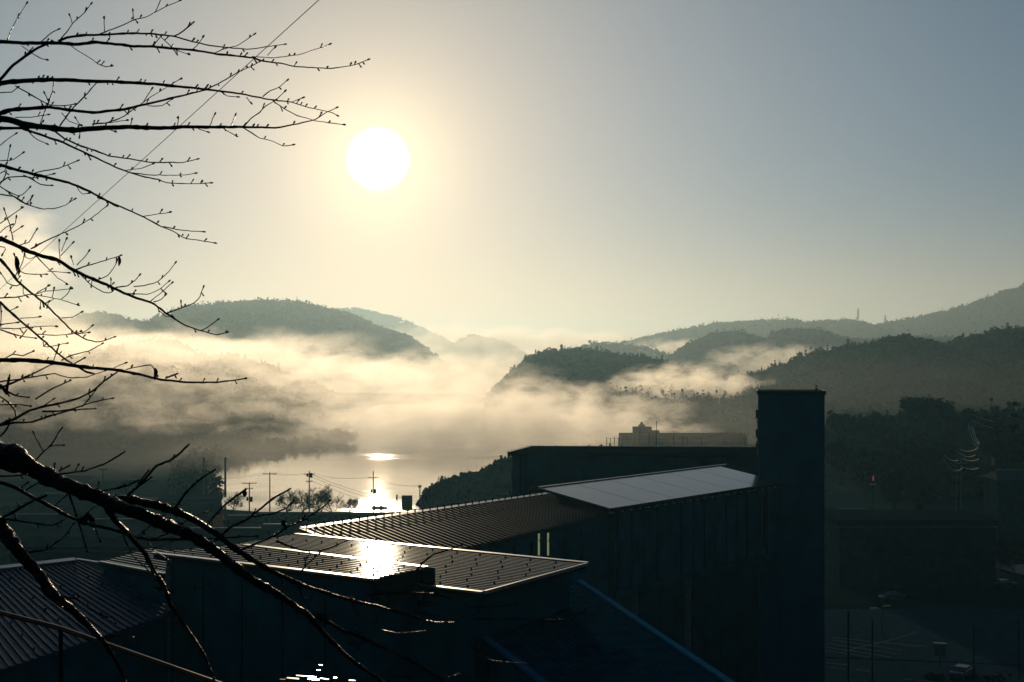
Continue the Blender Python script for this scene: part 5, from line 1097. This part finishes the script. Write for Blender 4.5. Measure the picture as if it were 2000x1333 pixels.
FOGS = [
 dict(center=(300, 2650, 30), size=(9000, 4700, 440), dens=1.15e-4, thr=-0.5, nscale=400, label='pale mist thickening with distance over the whole valley', step=0.5, amp=0.8, g=0.58, col=(0.92, 0.90, 0.86), name='mist'),
 dict(center=fc(850, 828, 690), size=(240, 130, 78), dens=0.012, thr=0.22, nscale=24, label='bright fog pouring over the lake in the centre', step=0.16, amp=4.2),
 dict(center=fc(850, 862, 560), size=(170, 60, 46), dens=0.022, thr=0.05, nscale=16, label='low fog rolling on the water at the far shore', step=0.2, amp=3.6),
 dict(center=fc(640, 895, 490), size=(150, 70, 26), dens=0.004, thr=-0.1, nscale=16, label='thin fog hugging the left far shoreline', step=0.2, amp=2.4, g=0.5),
 dict(center=fc(380, 890, 425), size=(250, 110, 56), dens=0.0016, thr=-0.1, nscale=24, label='thin brownish mist over the left shore', step=0.25, amp=2.6, g=0.45),
 dict(center=fc(1030, 835, 600), size=(190, 90, 52), dens=0.022, thr=0.15, nscale=15, label='fog puffs trailing right of the glittering lake', step=0.16, amp=4.2),
 dict(center=fc(920, 770, 1450), size=(440, 200, 110), dens=0.012, thr=0.1, nscale=42, label='bright fog filling the gap left of the central hill', step=0.2, amp=4.0),
 dict(center=fc(330, 765, 500), size=(340, 80, 42), dens=0.010, thr=0.42, nscale=17, label='ragged fog drifting over the woods across the lake', step=0.16, amp=4.4, g=0.66),
 dict(center=fc(230, 715, 800), size=(520, 140, 56), dens=0.012, thr=0.2, nscale=30, label='fog veil over the top of the lower left hill', step=0.2, amp=4.2, g=0.68),
 dict(center=fc(60, 690, 640), size=(230, 80, 46), dens=0.012, thr=0.1, nscale=22, label='bright fog behind the bare branches at the left edge', step=0.2, amp=3.6, g=0.74),
 dict(center=fc(240, 700, 1350), size=(620, 180, 66), dens=0.012, thr=0.15, nscale=42, label='wide fog bank lying behind the lower left hill', step=0.2, amp=4.0, g=0.68),
 dict(center=fc(-30, 640, 1700), size=(360, 250, 140), dens=0.008, thr=0.15, nscale=70, label='tall fog glowing at the left edge of the valley', step=0.3, amp=3.0, g=0.66),
 dict(center=fc(1345, 762, 850), size=(130, 90, 42), dens=0.020, thr=0.18, nscale=18, label='bright fog wedge between the central and right hills', step=0.16, amp=4.4, g=0.74),
 dict(center=fc(1530, 706, 1300), size=(200, 120, 46), dens=0.008, thr=0.25, nscale=26, label='thin fog tongue behind the near right hill', step=0.2, amp=4.2, g=0.74),
 dict(center=fc(1320, 688, 2300), size=(200, 150, 60), dens=0.010, thr=0.15, nscale=40, label='fog pocket under the farthest right ridge', step=0.2, amp=4.0),
 dict(center=fc(1780, 790, 620), size=(330, 120, 60), dens=0.0004, thr=-0.3, nscale=40, label='faint mist between the dark right slope and hill', step=0.3, amp=2.0, g=0.7),
 dict(center=fc(1280, 850, 425), size=(130, 40, 40), dens=0.0018, thr=-0.2, nscale=25, label='thin grey mist behind the long hall', step=0.3, amp=2.0, g=0.6),
 dict(center=fc(960, 680, 2500), size=(760, 300, 110), dens=0.007, thr=0.2, nscale=70, label='far bright fog between the left and right ridges', step=0.2, amp=4.0, g=0.6),
 dict(center=(-3900, 9800, 780), size=(1250, 900, 1150), dens=0.0022, thr=0.15, nscale=300, label='cream cloud lit by the sun behind the bare branches', step=0.2, amp=2.2, name='cloud', gain=1.8, g=0.72),
]
for f_ in FOGS: f_.setdefault('g', GF)
# ------------------------------------------------------------------ air: even haze, fog banks, cloud
def volume_mat(name, col, dens, g, node_fn=None, step=1.0):
    m = bpy.data.materials.new(name); m.use_nodes = True; t = m.node_tree; t.nodes.clear()
    out = t.nodes.new("ShaderNodeOutputMaterial"); pv = t.nodes.new("ShaderNodeVolumePrincipled")
    pv.inputs['Color'].default_value = (*col, 1); pv.inputs['Density'].default_value = dens; pv.inputs['Anisotropy'].default_value = g
    t.links.new(pv.outputs[0], out.inputs['Volume'])
    if node_fn: node_fn(t, pv)
    m.cycles.volume_step_rate = step
    return m
hz = volume_mat('haze_air', (0.32, 0.76, 0.98), HAZE_D, HAZE_G)
hb = MB(); hb.box((0, 3300, 122.5), (15200, 8400, 265)); o = hb.build('haze', hz); meta(o, 'thin morning haze filling the whole valley', 'haze', kind='stuff')

def fog(center, size, dens, thr, nscale, label, g=0.55, name='fog_bank', stretch=(1,1,2.2), col=(1.0, 0.96, 0.89), step=1.0, amp=1.6, gain=3.5):
    def fn(t, pv):
        tc = t.nodes.new("ShaderNodeTexCoord")
        sc = t.nodes.new("ShaderNodeVectorMath"); sc.operation = 'MULTIPLY'; sc.inputs[1].default_value = [2.0 / s for s in size]
        t.links.new(tc.outputs['Object'], sc.inputs[0])
        ln = t.nodes.new("ShaderNodeVectorMath"); ln.operation = 'LENGTH'; t.links.new(sc.outputs[0], ln.inputs[0])
        ms = t.nodes.new("ShaderNodeVectorMath"); ms.operation = 'MULTIPLY'; ms.inputs[1].default_value = stretch
        t.links.new(tc.outputs['Object'], ms.inputs[0])
        nz = t.nodes.new("ShaderNodeTexNoise"); nz.inputs['Scale'].default_value = 1.0 / nscale; nz.inputs['Detail'].default_value = 4.5; nz.inputs['Roughness'].default_value = 0.62; nz.inputs['Distortion'].default_value = 0.35
        t.links.new(ms.outputs[0], nz.inputs[0])
        def m(op, a, b=None, clamp=False):
            n = t.nodes.new("ShaderNodeMath"); n.operation = op; n.use_clamp = clamp
            for i, v in enumerate((a, b)):
                if v is None: continue
                if isinstance(v, (int, float)): n.inputs[i].default_value = v
                else: t.links.new(v, n.inputs[i])
            return n.outputs[0]
        # density = max(0, edge falloff + noise - threshold)
        e = m('SUBTRACT', 1.0, m('POWER', ln.outputs['Value'], 2.0))
        edge = m('MULTIPLY', e, 1.6, True)
        body = m('SUBTRACT', m('ADD', m('MULTIPLY', m('SUBTRACT', nz.outputs['Fac'], 0.5), amp), m('MULTIPLY', e, 0.7)), thr)
        d = m('MULTIPLY', m('MULTIPLY', body, gain, True), edge)
        t.links.new(m('MULTIPLY', d, dens), pv.inputs['Density'])
    M = volume_mat(name, col, dens, g, fn, step)
    b = MB(); b.ball((0, 0, 0), 1.0, [s / 2 * 1.03 for s in size], 20, 12)
    me = bpy.data.meshes.new(name); me.from_pydata(b.v, [], b.f); me.materials.append(M); me.update()
    o = bpy.data.objects.new(name, me); COL.objects.link(o); o.location = center
    meta(o, label, 'fog' if name != 'cloud' else 'cloud', kind='stuff'); return o
for a in FOGS: fog(**a)
